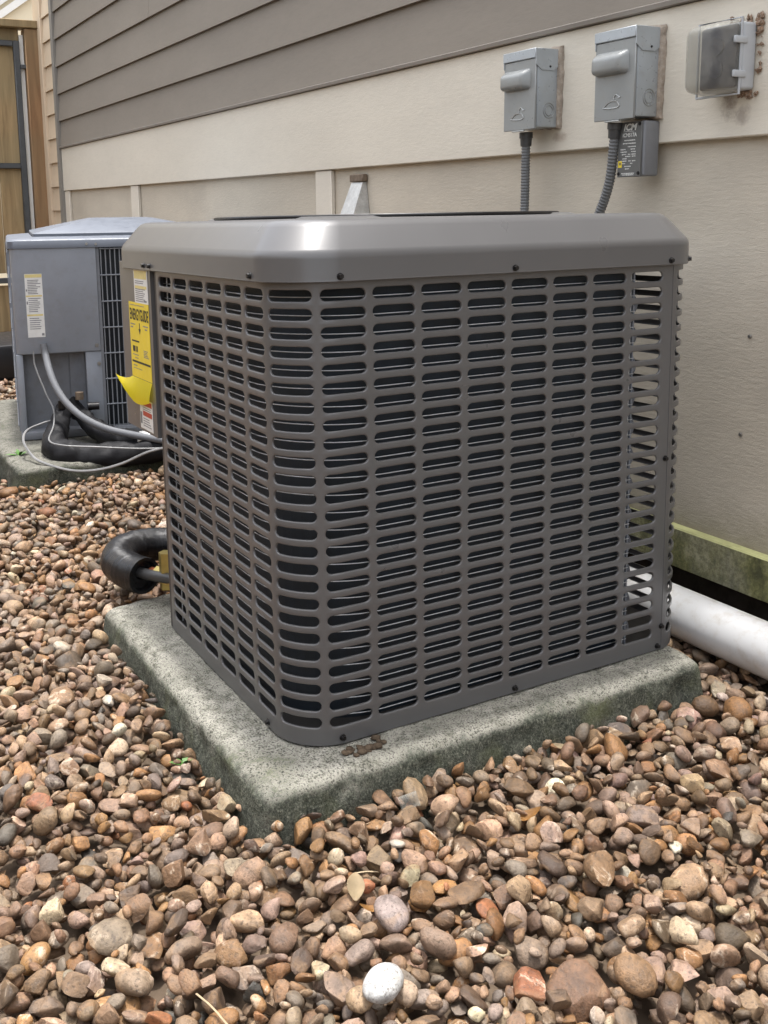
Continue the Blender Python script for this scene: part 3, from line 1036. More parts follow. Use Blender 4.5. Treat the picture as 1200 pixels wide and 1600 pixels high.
# wire guard between louvres and coil
bm = bmesh.new()
gi = 0.0125
pts = [Vector((-0.53, gi, 0)), Vector((-COR, gi, 0))]
for i in range(1, 12):
    t = R(-90 + 7.5 * i)
    pts.append(Vector((-COR + (COR - gi) * math.cos(t), COR + (COR - gi) * math.sin(t), 0)))
pts += [Vector((-gi, COR, 0)), Vector((-gi, 0.635, 0))]
add_tube(bm, pts, 0.0008, 5)
for f in bm.faces: f.smooth = True
gw = bpy.data.meshes.new('guard_wire')
bm.to_mesh(gw); bm.free(); gw.materials.append(M['wire_steel'])
for k in range(25):
    link_me('guard_wire', gw, None, ac, (0, 0, 0.651 - 0.0048 - 0.025678 * k))
bm = bmesh.new()
add_tube(bm, [Vector((0, 0, 0.015)), Vector((0, 0, 0.665))], 0.0012, 5)
vw = bpy.data.meshes.new('guard_wire')
bm.to_mesh(vw); bm.free(); vw.materials.append(M['wire_steel'])
for x, y in ((-0.52, 0.015), (-0.0145, 0.627)):
    link_me('guard_wire', vw, None, ac, (x, y, 0))

# screws
def screw_mesh(name, r_, d, mat):
    bm = bmesh.new()
    bmesh.ops.create_cone(bm, cap_ends=True, segments=12, radius1=r_ * 1.35, radius2=r_ * 1.25, depth=0.0012, matrix=Matrix.Translation((0, 0, 0.0006)))
    bmesh.ops.create_cone(bm, cap_ends=True, segments=6, radius1=r_, radius2=r_ * 0.92, depth=d, matrix=Matrix.Translation((0, 0, 0.0012 + d / 2)))
    me = bpy.data.meshes.new(name)
    bm.to_mesh(me); bm.free(); me.materials.append(M[mat])
    return me
scr = screw_mesh('screw', 0.0038, 0.004, 'black_screw')
def screw_at(p, nrm, parent, me=None):
    o = link_me('screw', me or scr, None, parent, p)
    o.rotation_euler = Vector(nrm).to_track_quat('Z', 'Y').to_euler()
    return o
for y in (0.078, 0.372, 0.690):
    screw_at((0.0098, y, 0.6765), (1, 0, 0), ac)
for x in (-0.090, -0.536, -0.569):
    screw_at((x, -0.0098, 0.6775), (0, -1, 0), ac)
screw_at((-0.016, A - 0.018, 0.6765), (1, 1, 0), ac)
for y, z in ((0.072, 0.010), (0.385, 0.008), (0.704, 0.043), (0.696, 0.008), (0.7005, 0.343)):
    screw_at((0.0005, y, z), (1, 0, 0), ac)
screw_at((-0.101, -0.0003, 0.008), (0, -1, 0), ac)

# stickers on the service panel (flat print in relief order: sheet, then ink)
SY = -0.0038
def sticker(name, x0, x1, z0, z1, mat, label):
    o = box(name, (x0, SY, z0), (x1, -0.0033, z1), mat, ac)
    o['label'] = label
    return o
st = sticker('rating_label', -0.655, -0.574, 0.606, 0.668, 'sticker_white', 'white rating label with grey print')
bm = bmesh.new()
for i in range(11):
    z = 0.646 - i * 0.0037
    if i in (2, 3):
        continue
    print_bars(bm, [(-0.648, -0.648 + 0.066 * random.uniform(0.7, 1.0), z, z + 0.0016)], SY - 0.0002)
print_bars(bm, [(-0.60, -0.582, 0.609, 0.6125)], SY - 0.0002)
link_bm('print', bm, 'print_grey', st)
bm = bmesh.new()
print_bars(bm, [(-0.652, -0.578, 0.651, 0.6665), (-0.650, -0.580, 0.633, 0.6385)], SY - 0.0002)
link_bm('print', bm, 'print_orange', st)

eg = sticker('energy_label', -0.696, -0.575, 0.462, 0.606, 'sticker_yellow', 'yellow energy rating label with a peeling lower corner')
put_text('ENERGYGUIDE', 0.030, 'print_black', eg, -0.6345, SY - 0.0004, 0.582, 0.565, 0, 0.0006)
bm = bmesh.new()
def poly(pts):
    bm.faces.new([bm.verts.new((x, SY - 0.0003, z)) for x, z in pts])
poly([(-0.636, 0.568), (-0.632, 0.568), (-0.632, 0.556), (-0.636, 0.556)])
poly([(-0.641, 0.557), (-0.627, 0.557), (-0.634, 0.546)])
print_bars(bm, [(-0.690, -0.578, 0.4905, 0.4945)], SY - 0.0003)
print_bars(bm, [(-0.686, -0.640, 0.5305, 0.5335), (-0.682, -0.668, 0.5115, 0.5225), (-0.664, -0.660, 0.5115, 0.5225), (-0.657, -0.652, 0.5115, 0.5225)], SY - 0.0003)
link_bm('print', bm, 'print_black', eg)
bm = bmesh.new()
print_bars(bm, [(-0.690, -0.660, 0.563, 0.565), (-0.690, -0.674, 0.557, 0.5595), (-0.612, -0.582, 0.563, 0.565), (-0.602, -0.588, 0.557, 0.5595), (-0.690, -0.60, 0.600, 0.6012)], SY - 0.0003)
for i in range(5):
    z = 0.507 - i * 0.003
    print_bars(bm, [(-0.616, -0.616 + random.uniform(0.02, 0.034), z + 0.010, z + 0.0114)], SY - 0.0003)
print_bars(bm, [(-0.684, -0.648, 0.505, 0.5065), (-0.672, -0.650, 0.499, 0.5005), (-0.684, -0.66, 0.484, 0.4858), (-0.684, -0.63, 0.479, 0.4802)], SY - 0.0003)
link_bm('print', bm, 'print_grey', eg)
# the lower part has come loose: it bows out and curls up at its left corner
bm = bmesh.new()
nu, nv = 12, 9
grid = []
for j in range(nv + 1):
    v = j / nv
    row = []
    for i in range(nu + 1):
        u = i / nu
        x = -0.696 + 0.121 * u
        z = 0.461 - 0.040 * v * (0.9 + 0.25 * math.sin(math.pi * u)) + 0.0
        y = SY - 0.013 * math.sin(v * math.pi * 0.5) * (0.55 + 0.45 * (1 - u))
        k = max(0.0, 0.36 - u) / 0.36 * v          # left corner lifts and folds outwards
        x -= 0.030 * k * k ** 0.2
        z += 0.040 * k ** 1.4
        y -= 0.012 * k
        row.append(bm.verts.new((x, y, z)))
    grid.append(row)
for j in range(nv):
    for i in range(nu):
        bm.faces.new((grid[j][i], grid[j][i + 1], grid[j + 1][i + 1], grid[j + 1][i]))
link_bm('loose_flap', bm, 'flap', eg, 80)

rl = sticker('warning_label', -0.658, -0.582, 0.366, 0.424, 'sticker_white', 'white warning label with red bars')
bm = bmesh.new()
print_bars(bm, [(-0.650, -0.585, 0.412, 0.4215), (-0.640, -0.586, 0.392, 0.4015)], SY - 0.0002)
link_bm('print', bm, 'print_red', rl)
bm = bmesh.new()
for i in range(4):
    print_bars(bm, [(-0.640, -0.640 + 0.05 * random.uniform(0.7, 1), 0.386 - i * 0.0046, 0.388 - i * 0.0046)], SY - 0.0002)
for i in range(2):
    print_bars(bm, [(-0.640, -0.592, 0.4035 + i * 0.004, 0.405 + i * 0.004)], SY - 0.0002)
print_bars(bm, [(-0.656, -0.646, 0.375, 0.398)], SY - 0.0002)
link_bm('print', bm, 'print_grey', rl)

# valves in the open corner, and the wrapped suction line that loops out of it
bm = bmesh.new()
add_tube(bm, [Vector((-0.72, 0.02, 0.052)), Vector((-0.60, 0.06, 0.05)), Vector((-0.552, 0.10, 0.05))], 0.010, 10)
link_bm('valve_stub', bm, 'copper', ac, 50)
bm = bmesh.new()
add_tube(bm, [Vector((-0.668, 0.036, 0.03)), Vector((-0.668, 0.036, 0.105))], 0.015, 6)
add_tube(bm, [Vector((-0.70, 0.026, 0.052)), Vector((-0.64, 0.046, 0.051))], 0.017, 6)
link_bm('service_valve', bm, 'brass', ac, 30)

line = empty('insulated_pipe', (-0.78, -0.02, 0.0))
tag(line, 'black foam wrapped pipe looping out beside the near unit', 'pipe')
LINV = Matrix.Translation((0.78, 0.02, 0))
pth = [(-0.715, 0.004, 0.036), (-0.765, -0.012, 0.034), (-0.83, -0.016, 0.034), (-0.890, 0.016, 0.034), (-0.925, 0.085, 0.026), (-0.905, 0.155, 0.017), (-0.845, 0.205, 0.012), (-0.76, 0.25, 0.010), (-0.6, 0.36, 0.010)]
bm = bmesh.new()
pp = catmull(pth, 22)
rads = [0.0375 + 0.0018 * mnoise.noise(Vector((i * 0.3, 3.1, 0))) + 0.0016 * mnoise.noise(Vector((i * 0.73, 1.1, 5))) for i in range(len(pp))]
add_tube(bm, pp, rads, 22, False)
# hollow mouth
a0 = pp[0]; d0 = (pp[1] - pp[0]).normalized()
add_tube(bm, [a0, a0 + d0 * 0.0005, a0 + d0 * 0.012, a0 + d0 * 0.014], [rads[0], 0.031, 0.028, 0.010], 22, False)
o = link_bm('foam_sleeve', bm, 'foam', None, 60); o.parent = line; o.matrix_parent_inverse = LINV
o = tube('copper_core', [(-0.60, 0.06, 0.05), (-0.715, 0.004, 0.041), (-0.79, -0.012, 0.041)], 0.011, 'fitting_dark'); o.parent = line; o.matrix_parent_inverse = LINV
o = tube('liquid_line', [(-0.56, 0.12, 0.05), (-0.72, 0.10, 0.03), (-0.84, 0.10, 0.02)], 0.008, 'copper'); o.parent = line; o.matrix_parent_inverse = LINV

# ------------------------------------------------------------------ far air conditioner
X2 = -2.25
Y2 = 0.063
ac2 = empty('air_conditioner', (X2 - 0.4, Y2 + 0.4, 0.0))
ROT2 = R(-10.4)
ac2.rotation_euler = (0, 0, ROT2)
ac2.location = Vector((X2, Y2, 0)) + Matrix.Rotation(ROT2, 3, 'Z') @ Vector((-0.4, 0.4, 0))
tag(ac2, 'blue-grey air conditioner with wire grille partly hidden at the left', 'air conditioner', 'air conditioners along the wall')
A2INV = Matrix.Translation((-(X2 - 0.4), -(Y2 + 0.4), 0))
def up2(o):
    o.parent = ac2; o.matrix_parent_inverse = A2INV
    return o
D2 = 0.80
# lid
bm = bmesh.new()
def rrect(x0, x1, y0, y1, r, n=5):
    pts = []
    for cx, cy, a0 in ((x1 - r, y0 + r, -90), (x1 - r, y1 - r, 0), (x0 + r, y1 - r, 90), (x0 + r, y0 + r, 180)):
        for i in range(n + 1):
            t = R(a0 + 90 * i / n)
            pts.append((cx + r * math.cos(t), cy + r * math.sin(t)))
    return pts
def ring2(ins, z, r=0.04):
    return [bm.verts.new((x, y, z)) for x, y in rrect(X2 - D2 + ins - 0.008, X2 - ins + 0.008, Y2 + ins - 0.008, Y2 + D2 - ins + 0.008, max(0.01, r - ins * 0.3))]
rg = [ring2(0.01, 0.645), ring2(0.0, 0.645), ring2(0.0, 0.668), ring2(0.003, 0.672), ring2(0.008, 0.6745), ring2(0.085, 0.681)]
for ra, rb in zip(rg[:-1], rg[1:]):
    for i in range(len(ra)):
        bm.faces.new((ra[i], ra[(i + 1) % len(ra)], rb[(i + 1) % len(ra)], rb[i]))
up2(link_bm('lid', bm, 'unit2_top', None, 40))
bm = bmesh.new()
rg = [ring2(0.088, 0.679), ring2(0.088, 0.690), ring2(0.094, 0.6935), ring2(0.30, 0.738), ring2(0.33, 0.739)]
for ra, rb in zip(rg[:-1], rg[1:]):
    for i in range(len(ra)):
        bm.faces.new((ra[i], ra[(i + 1) % len(ra)], rb[(i + 1) % len(ra)], rb[i]))
bm.faces.new(rg[-1])
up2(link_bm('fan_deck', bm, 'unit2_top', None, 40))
up2(box('base_pan', (X2 - D2, Y2, 0.002), (X2, Y2 + D2, 0.030), 'unit2_dark', None, 0.004))
# service panel with a rounded near edge
bm = bmesh.new()
add_box(bm, (X2 - 0.07, Y2 + 0.002, 0.295), (X2 + 0.004, 0.338, 0.644))
ee = [e for e in bm.edges if all(abs(v.co.x - X2 - 0.004) < 1e-4 and abs(v.co.y - Y2 - 0.002) < 1e-4 for v in e.verts)]
bmesh.ops.bevel(bm, geom=ee, offset=0.026, segments=5, profile=0.5, affect='EDGES')
ee = [e for e in bm.edges if all(abs(v.co.z - 0.295) < 1e-4 for v in e.verts) and all(v.co.x > X2 - 0.03 for v in e.verts)]
bmesh.ops.bevel(bm, geom=ee, offset=0.004, segments=2, profile=0.5, affect='EDGES')
sp2 = up2(link_bm('service_panel', bm, 'unit2_paint', None, 40))
# recessed lower panel, corner posts
up2(box('corner_post', (X2 - 0.03, Y2, 0.0305), (X2 - 0.004, Y2 + 0.022, 0.2945), 'unit2_paint', None, 0.004))
up2(box('corner_post', (X2 - 0.045, 0.287, 0.0305), (X2 - 0.002, 0.345, 0.2945), 'unit2_paint', None, 0.004))
up2(box('lower_panel', (X2 - 0.062, Y2 + 0.022, 0.0305), (X2 - 0.058, 0.235, 0.2945), 'unit2_dark'))
up2(box('lower_panel', (X2 - 0.054, 0.2355, 0.0305), (X2 - 0.050, 0.2865, 0.2945), 'unit2_dark'))
up2(box('panel_post', (X2 - 0.03, 0.339, 0.0305), (X2 - 0.001, 0.349, 0.6445), 'unit2_dark'))
# dark coil and grille wires
up2(box('coil', (X2 - 0.10, 0.350, 0.031), (X2 - 0.03, Y2 + D2 - 0.01, 0.643), 'fins'))
up2(box('coil', (X2 - D2 + 0.02, Y2 + 0.02, 0.031), (X2 - 0.11, Y2 + 0.06, 0.643), 'fins'))
up2(box('rear_panel', (X2 - D2, Y2 + 0.07, 0.031), (X2 - D2 + 0.004, Y2 + D2 - 0.001, 0.644), 'unit2_paint'))
up2(box('rear_panel', (X2 - D2 + 0.005, Y2 + D2 - 0.005, 0.031), (X2 - 0.001, Y2 + D2 - 0.001, 0.644), 'unit2_paint'))
bm = bmesh.new(); add_tube(bm, [Vector((0, 0, 0.018)), Vector((0, 0, 0.643))], 0.0021, 6)
vm = bpy.data.meshes.new('grille_wire'); bm.to_mesh(vm); bm.free(); vm.materials.append(M['wire_grey'])
bm = bmesh.new(); add_tube(bm, [Vector((0, 0.35, 0)), Vector((0, Y2 + D2, 0))], 0.0024, 6)
hm = bpy.data.meshes.new('grille_wire'); bm.to_mesh(hm); bm.free(); hm.materials.append(M['wire_grey'])
for k in range(33):
    up2(link_me('grille_wire', vm, None, None, (X2 - 0.004, 0.355 + 0.0155 * k, 0)))
for k in range(8):
    up2(link_me('grille_wire', hm, None, None, (X2 - 0.001, 0, 0.020 + k * 0.0885)))
up2(box('side_frame', (X2 - 0.05, Y2 - 0.004, 0.03), (X2 - 0.031, Y2 + 0.001, 0.645), 'unit2_paint'))
up2(box('side_frame', (X2 - D2, Y2 - 0.012, 0.03), (X2 - D2 + 0.03, Y2 + 0.001, 0.645), 'unit2_paint'))
for k in range(8):
    z = 0.05 + k * 0.083
    up2(tube('grille_wire', [(X2 - D2, Y2 - 0.006, z), (X2 - 0.03, Y2 - 0.006, z)], 0.0024, 'wire_grey', None, 6, 1, False))
for k in range(24):
    x = X2 - 0.06 - k * 0.03
    up2(tube('grille_wire', [(x, Y2 - 0.002, 0.03), (x, Y2 - 0.002, 0.645)], 0.0021, 'wire_grey', None, 5, 1, False))
scr2 = screw_mesh('screw', 0.005, 0.004, 'steel_screw')
for y, z in ((0.326, 0.315), (0.330, 0.252), (0.31, 0.657), (0.34, 0.655)):
    o = up2(link_me('screw', scr2, None, None, (X2 + (0.0045 if z < 0.3 or z > 0.31 else 0.0045), y, z)))
    o.rotation_euler = (0, R(90), 0)
# long warning label
wl = up2(box('warning_label', (X2 + 0.0042, 0.106, 0.352), (X2 + 0.0048, 0.161, 0.562), 'sticker_white'))
def xbars(bars, mat, par):
    bm = bmesh.new()
    for y0, y1, z0, z1 in bars:
        bm.faces.new([bm.verts.new(p) for p in ((X2 + 0.0051, y0, z0), (X2 + 0.0051, y1, z0), (X2 + 0.0051, y1, z1), (X2 + 0.0051, y0, z1))])
    o = link_bm('print', bm, mat)
    o.parent = par
xbars([(0.107, 0.160, 0.550, 0.561), (0.107, 0.158, 0.487, 0.492), (0.107, 0.158, 0.423, 0.429)], 'print_orange', wl)
bb = []
for z in list(np.arange(0.540, 0.496, -0.0055)) + list(np.arange(0.480, 0.434, -0.0062)) + list(np.arange(0.414, 0.375, -0.007)):
    bb.append((0.114, 0.114 + 0.042 * random.uniform(0.65, 1.0), z, z + 0.0026))
bb += [(0.108, 0.112, 0.505, 0.512), (0.108, 0.112, 0.462, 0.472), (0.150, 0.158, 0.357, 0.365)]
xbars(bb, 'print_grey', wl)

# refrigerant lines and cables of the far unit
bun = empty('line_set', (-2.1, 0.2, 0))
tag(bun, 'black wrapped bundle of refrigerant lines at the foot of the far unit', 'pipe bundle')
BINV = Matrix.Translation((2.1, -0.2, 0))
def bu(o):
    o.parent = bun; o.matrix_parent_inverse = BINV
    return o
bun_path = [(-2.20, 0.20, 0.115), (-2.16, 0.175, 0.075), (-2.08, 0.14, 0.045), (-1.99, 0.118, 0.028), (-1.93, 0.150, 0.010), (-1.895, 0.22, 0.002), (-1.865, 0.315, 0.006), (-1.83, 0.40, 0.016), (-1.80, 0.52, 0.01), (-1.78, 0.74, -0.01)]
def crumpled(path, rad, seed, flat=0.8):
    pp = catmull(path, 9)
    rr = np.interp(np.linspace(0, 1, len(pp)), np.linspace(0, 1, len(rad)), rad)
    bm = bmesh.new()
    add_tube(bm, pp, list(rr), 18)
    for v in bm.verts:
        n = mnoise.noise(v.co * 32 + Vector((seed, 0, 0))) * 0.009 + mnoise.noise(v.co * 85 + Vector((0, seed, 0))) * 0.005
        v.co += Vector((n, n * 0.5, n))
    return link_bm('foam_sleeve', bm, 'foam_matt', None, 60)
bu(crumpled(bun_path, [0.026, 0.032, 0.038, 0.042, 0.043, 0.042, 0.040, 0.037, 0.034, 0.032], 3.0))
bu(crumpled([(-2.20, 0.215, 0.13), (-2.17, 0.25, 0.085), (-2.10, 0.28, 0.045), (-2.0, 0.33, 0.030), (-1.93, 0.42, 0.028), (-1.88, 0.56, 0.02)], [0.024, 0.028, 0.032, 0.032, 0.03, 0.03], 9.0))
bu(tube('valve_cap', [(-2.17, 0.185, 0.115), (-2.17, 0.185, 0.142)], 0.012, 'black_screw', None, 8, 1, False))
bu(tube('valve_cap', [(-2.17, 0.245, 0.14), (-2.17, 0.245, 0.165)], 0.014, 'rust', None, 8, 1, False))
bu(tube('valve_cap', [(-2.16, 0.27, 0.115), (-2.15, 0.305, 0.115)], 0.013, 'black_screw', None, 8, 1, False))
bu(tube('foil_wrap', [(-1.88, 0.36, 0.038), (-1.855, 0.40, 0.040), (-1.835, 0.445, 0.038)], [0.034, 0.038, 0.033], 'galv', None, 12, 4))
cnd = tube('conduit', [(-2.215, 0.147, 0.33), (-2.20, 0.149, 0.294), (-2.15, 0.146, 0.256), (-2.10, 0.150, 0.212), (-2.05, 0.166, 0.166), (-2.0, 0.193, 0.129), (-1.95, 0.229, 0.101), (-1.91, 0.275, 0.080), (-1.86, 0.335, 0.066), (-1.80, 0.40, 0.055), (-1.72, 0.52, 0.03), (-1.65, 0.72, 0.0)], 0.0115, 'grey_pvc', None, 10, 6)
tag(cnd, 'grey plastic conduit curving down from the far unit service panel', 'conduit')
w1 = tube('cable', [(-2.20, 0.110, 0.31), (-2.19, 0.111, 0.26), (-2.15, 0.132, 0.174), (-2.10, 0.142, 0.128), (-2.05, 0.128, 0.085), (-1.95, 0.09, 0.062), (-1.88, 0.116, 0.056), (-1.84, 0.206, 0.048), (-1.80, 0.325, 0.036), (-1.77, 0.44, 0.03)], 0.0026, 'cable_white', None, 6, 8)
tag(w1, 'thin pale control cable hanging from the far unit', 'cable')
w2 = tube('cable', [(-2.15, 0.16, 0.085), (-2.12, 0.10, 0.080), (-2.06, 0.045, 0.076), (-2.0, 0.022, 0.056), (-1.95, 0.035, 0.020), (-1.885, 0.055, 0.008), (-1.835, 0.124, -0.014), (-1.82, 0.2, -0.02), (-1.79, 0.273, -0.002), (-1.75, 0.351, 0.035), (-1.72, 0.45, 0.05)], 0.0042, 'cable_white', None, 6, 8)
tag(w2, 'grey cable sagging in front of the black wrapped bundle', 'cable')

# black tray on the gravel behind the far unit
bm = bmesh.new()
add_box(bm, (-4.55, 0.10, -0.06), (-3.95, 0.55, 0.115), 0.02, 2)
tray = link_bm('plastic_crate', bm, 'black_plastic', None, 40)
tag(tray, 'black plastic box on the gravel at the left edge', 'box')

# ------------------------------------------------------------------ boxes on the wall
def disconnect(x0, x1, z0, z1, label, tall=1.0):
    t = empty('disconnect_box', ((x0 + x1) / 2, 0.978, z0))
    tag(t, label, 'electrical box', 'electrical boxes on the wall')
    inv = Matrix.Translation((-(x0 + x1) / 2, -0.978, -z0))
    def q(o):
        o.parent = t; o.matrix_parent_inverse = inv
        return o
    w, h = x1 - x0, z1 - z0
    yf = 0.908
    q(box('housing', (x0 + 0.003, yf + 0.004, z0 + 0.004), (x1, 0.9765, z1 - 0.003), 'box_metal', None, 0.0025, 2))
    # hood over the top with a folded ear on the side
    bm = bmesh.new()
    add_box(bm, (x0 - 0.001, yf - 0.004, z1 - 0.021), (x1 + 0.001, yf + 0.0035, z1), 0.0015, 1)
    add_box(bm, (x0 - 0.001, yf + 0.0036, z1 - 0.0029), (x1 + 0.001, 0.974, z1), 0.001, 1)
    q(link_bm('hood', bm, 'box_metal', None, 40))
    for sx in (x1 + 0.0005, x0 - 0.0020 + 0.003):
        bm = bmesh.new()
        oy = [(yf - 0.003, z1 - 0.001), (0.970, z1 - 0.001), (0.970, z1 - 0.036), (0.955, z1 - 0.046), (yf + 0.014, z1 - 0.046), (yf - 0.003, z1 - 0.034)]
        f = bm.faces.new([bm.verts.new((sx, y, z)) for y, z in oy])
        r = bmesh.ops.extrude_face_region(bm, geom=[f])
        for v in r['geom']:
            if isinstance(v, bmesh.types.BMVert):
                v.co.x += 0.0018
        q(link_bm('hood_ear', bm, 'box_metal'))
    screw_p = q(link_me('screw', scr, None, None, (x1 + 0.0023, 0.945, z1 - 0.038)))
    screw_p.rotation_euler = (0, R(90), 0)
    screw_p.scale = (0.5, 0.5, 0.4)
    # hinged cover: plate, pressed bulge, embossed bird outline
    q(box('cover', (x0 + 0.001, yf - 0.001, z0), (x1 - 0.001, yf + 0.0038, z1 - 0.0215), 'box_face', None, 0.0012, 1))
    bm = bmesh.new()
    bz0, bz1 = z0 + h * 0.50, z0 + h * 0.775
    add_box(bm, (x0 + 0.002, yf - 0.021, bz0), (x1 - 0.017, yf + 0.002, bz1))
    for v in bm.verts:
        if v.co.y < yf - 0.01:
            v.co.x += 0.006 if v.co.x < (x0 + x1) / 2 else -0.012
            v.co.z += 0.004 if v.co.z < (bz0 + bz1) / 2 else -0.013
    es = [e for e in bm.edges if all(v.co.y < yf - 0.01 for v in e.verts) or abs(e.verts[0].co.y - e.verts[1].co.y) > 0.01]
    bmesh.ops.bevel(bm, geom=es, offset=0.008, segments=5, profile=0.5, affect='EDGES')
    q(link_bm('bulge', bm, 'box_face', None, 60))
    bm = bmesh.new()
    cx, cz = x0 + w * 0.46, z0 + h * 0.17
    u = w * 0.0095
    def P(a, b):
        return Vector((cx + a * 0.00105 * w / 0.114, yf - 0.0018, cz + b * 0.00062))
    body = [P(-24, -6), P(-18, -1), P(-10, 8), P(0, 12), P(10, 11), P(16, 6), P(20, -4), P(14, -9), P(0, -10), P(-12, -9), P(-24, -6)]
    add_tube(bm, catmull(body, 3), 0.0011, 5)
    head = [P(6, 17), P(5, 22), P(8, 29), P(12, 31), P(15, 27), P(22, 22), P(16, 21)]
    add_tube(bm, catmull(head, 3), 0.0010, 5)
    q(link_bm('bird_emblem', bm, 'emboss', None, 60))
    q(box('latch_tab', (cx - 0.018, yf - 0.004, z0 - 0.0035), (cx + 0.022, yf + 0.003, z0 - 0.0005), 'emboss', None, 0.001, 1))
    # knockout on the side
    bm = bmesh.new()
    for rad in (0.0155, 0.0105):
        add_tube(bm, [Vector((x1 + 0.0004, 0.945 + rad * math.cos(2 * math.pi * i / 24), z0 + h * 0.23 + rad * 1.05 * math.sin(2 * math.pi * i / 24))) for i in range(25)], 0.0011, 5, False)
    q(link_bm('knockout', bm, 'box_face', None, 60))
    # ragged sealant round the back edge
    bm = bmesh.new()
    random.seed(int(x0 * 1000))
    out = []
    cor = [(x0 - 0.003, z0 + 0.01), (x1 + 0.007, z0 - 0.001), (x1 + 0.010, z1 + 0.007), (x0 + 0.03, z1 + 0.009), (x0 - 0.003, z1 - 0.01)]
    for i in range(5):
        a, b_ = cor[i], cor[(i + 1) % 5]
        nseg = max(3, int(math.hypot(b_[0] - a[0], b_[1] - a[1]) / 0.009))
        for k in range(nseg):
            f_ = k / nseg
            out.append((a[0] + (b_[0] - a[0]) * f_ + random.uniform(-0.0022, 0.0022), a[1] + (b_[1] - a[1]) * f_ + random.uniform(-0.0022, 0.0022)))
    mx, mz = (x0 + x1) / 2, (z0 + z1) / 2
    rings = []
    for yy, g in ((0.9779, 1.0), (0.973, 0.99), (0.969 , 0.965), (0.967, 0.93)):
        rings.append([bm.verts.new((mx + (x - mx) * g, yy + random.uniform(-0.001, 0.0), mz + (z - mz) * (g * 0.5 + 0.5))) for x, z in out])
    for ra, rb in zip(rings[:-1], rings[1:]):
        for i in range(len(ra)):
            bm.faces.new((ra[i], ra[(i + 1) % len(ra)], rb[(i + 1) % len(ra)], rb[i]))
    bm.faces.new(rings[-1])
    q(link_bm('sealant', bm, 'caulk', None, 70))
    return t
d1 = disconnect(-0.735, -0.621, 0.934, 1.106, 'small grey electrical box with a bird emblem, left of the other')
d2 = disconnect(-0.434, -0.320, 0.933, 1.107, 'grey electrical box with a bird emblem above the small printed box')

def flex(pts, label, r0=0.0098):
    t = empty('flexible_conduit', pts[0])
    tag(t, label, 'conduit', 'ribbed conduits below the electrical boxes')
    inv = Matrix.Translation(-Vector(pts[0]))
    raw = catmull(pts, 40)
    # resample evenly
    L = [0]
    for a, b in zip(raw[:-1], raw[1:]):
        L.append(L[-1] + (b - a).length)
    n = int(L[-1] / 0.0016)
    xs = np.linspace(0, L[-1], n)
    arr = np.array([list(p) for p in raw])
    pp = [Vector((np.interp(x, L, arr[:, 0]), np.interp(x, L, arr[:, 1]), np.interp(x, L, arr[:, 2]))) for x in xs]
    rr = [r0 + 0.0009 * math.sin(i * 2 * math.pi / 4.2) for i in range(n)]
    bm = bmesh.new()
    add_tube(bm, pp, rr, 14)
    o = link_bm('hose', bm, 'flex_grey', None, 60); o.parent = t; o.matrix_parent_inverse = inv
    p = Vector(pts[0])
    d = (Vector(pts[1]) - p).normalized()
    o = tube('fitting', [p + d * -0.001, p + d * 0.012, p + d * 0.0125, p + d * 0.030], [0.0155, 0.0155, 0.0135, 0.0125], 'fitting_dark', None, 8, 1, False)
    o.parent = t; o.matrix_parent_inverse = inv
    return t
flex([(-0.690, 0.938, 0.930), (-0.690, 0.938, 0.86), (-0.688, 0.936, 0.76), (-0.682, 0.925, 0.62), (-0.675, 0.89, 0.46), (-0.672, 0.815, 0.36)], 'straight ribbed grey conduit hanging below the left electrical box')
flex([(-0.392, 0.928, 0.929), (-0.397, 0.930, 0.88), (-0.412, 0.935, 0.81), (-0.445, 0.937, 0.74), (-0.50, 0.925, 0.62), (-0.56, 0.88, 0.46), (-0.60, 0.815, 0.34)], 'curving ribbed grey conduit below the right electrical box')

# small printed surge box under the second disconnect
ic = empty('surge_box', (-0.355, 0.985, 0.82))
tag(ic, 'small dark printed box hanging under the right electrical box', 'electrical box')
IINV = Matrix.Translation((0.355, -0.985, -0.82))
def iq(o):
    o.parent = ic; o.matrix_parent_inverse = IINV
    return o
ix0, ix1, iz0, iz1, iy = -0.388, -0.323, 0.822, 0.9295, 0.934
iq(box('housing', (ix0 + 0.003, iy + 0.003, iz0), (ix1 + 0.004, 0.978, iz1), 'icm_body', None, 0.004, 3))
fp = iq(box('face_plate', (ix0, iy - 0.001, iz0 - 0.001), (ix1, iy + 0.0028, iz1 - 0.001), 'icm_face', None, 0.001, 1))
def it(s, size, x, z, sx=1.0, sh=0.0, b=0.0):
    o = put_text(s, size, 'print_white', fp, x, iy - 0.0014, z, sx, sh, b)
ixc = (ix0 + ix1) / 2
it('ICM', 0.0175, ixc, iz1 - 0.0115, 1.15, 0.25, 0.0006)
it('ICM517A', 0.0105, ixc, iz1 - 0.0265, 0.95, 0, 0.0003)
bm = bmesh.new()
random.seed(3)
print_bars(bm, [(ixc - 0.018, ixc + 0.012, iz1 - 0.0195, iz1 - 0.0187)], iy - 0.0013)
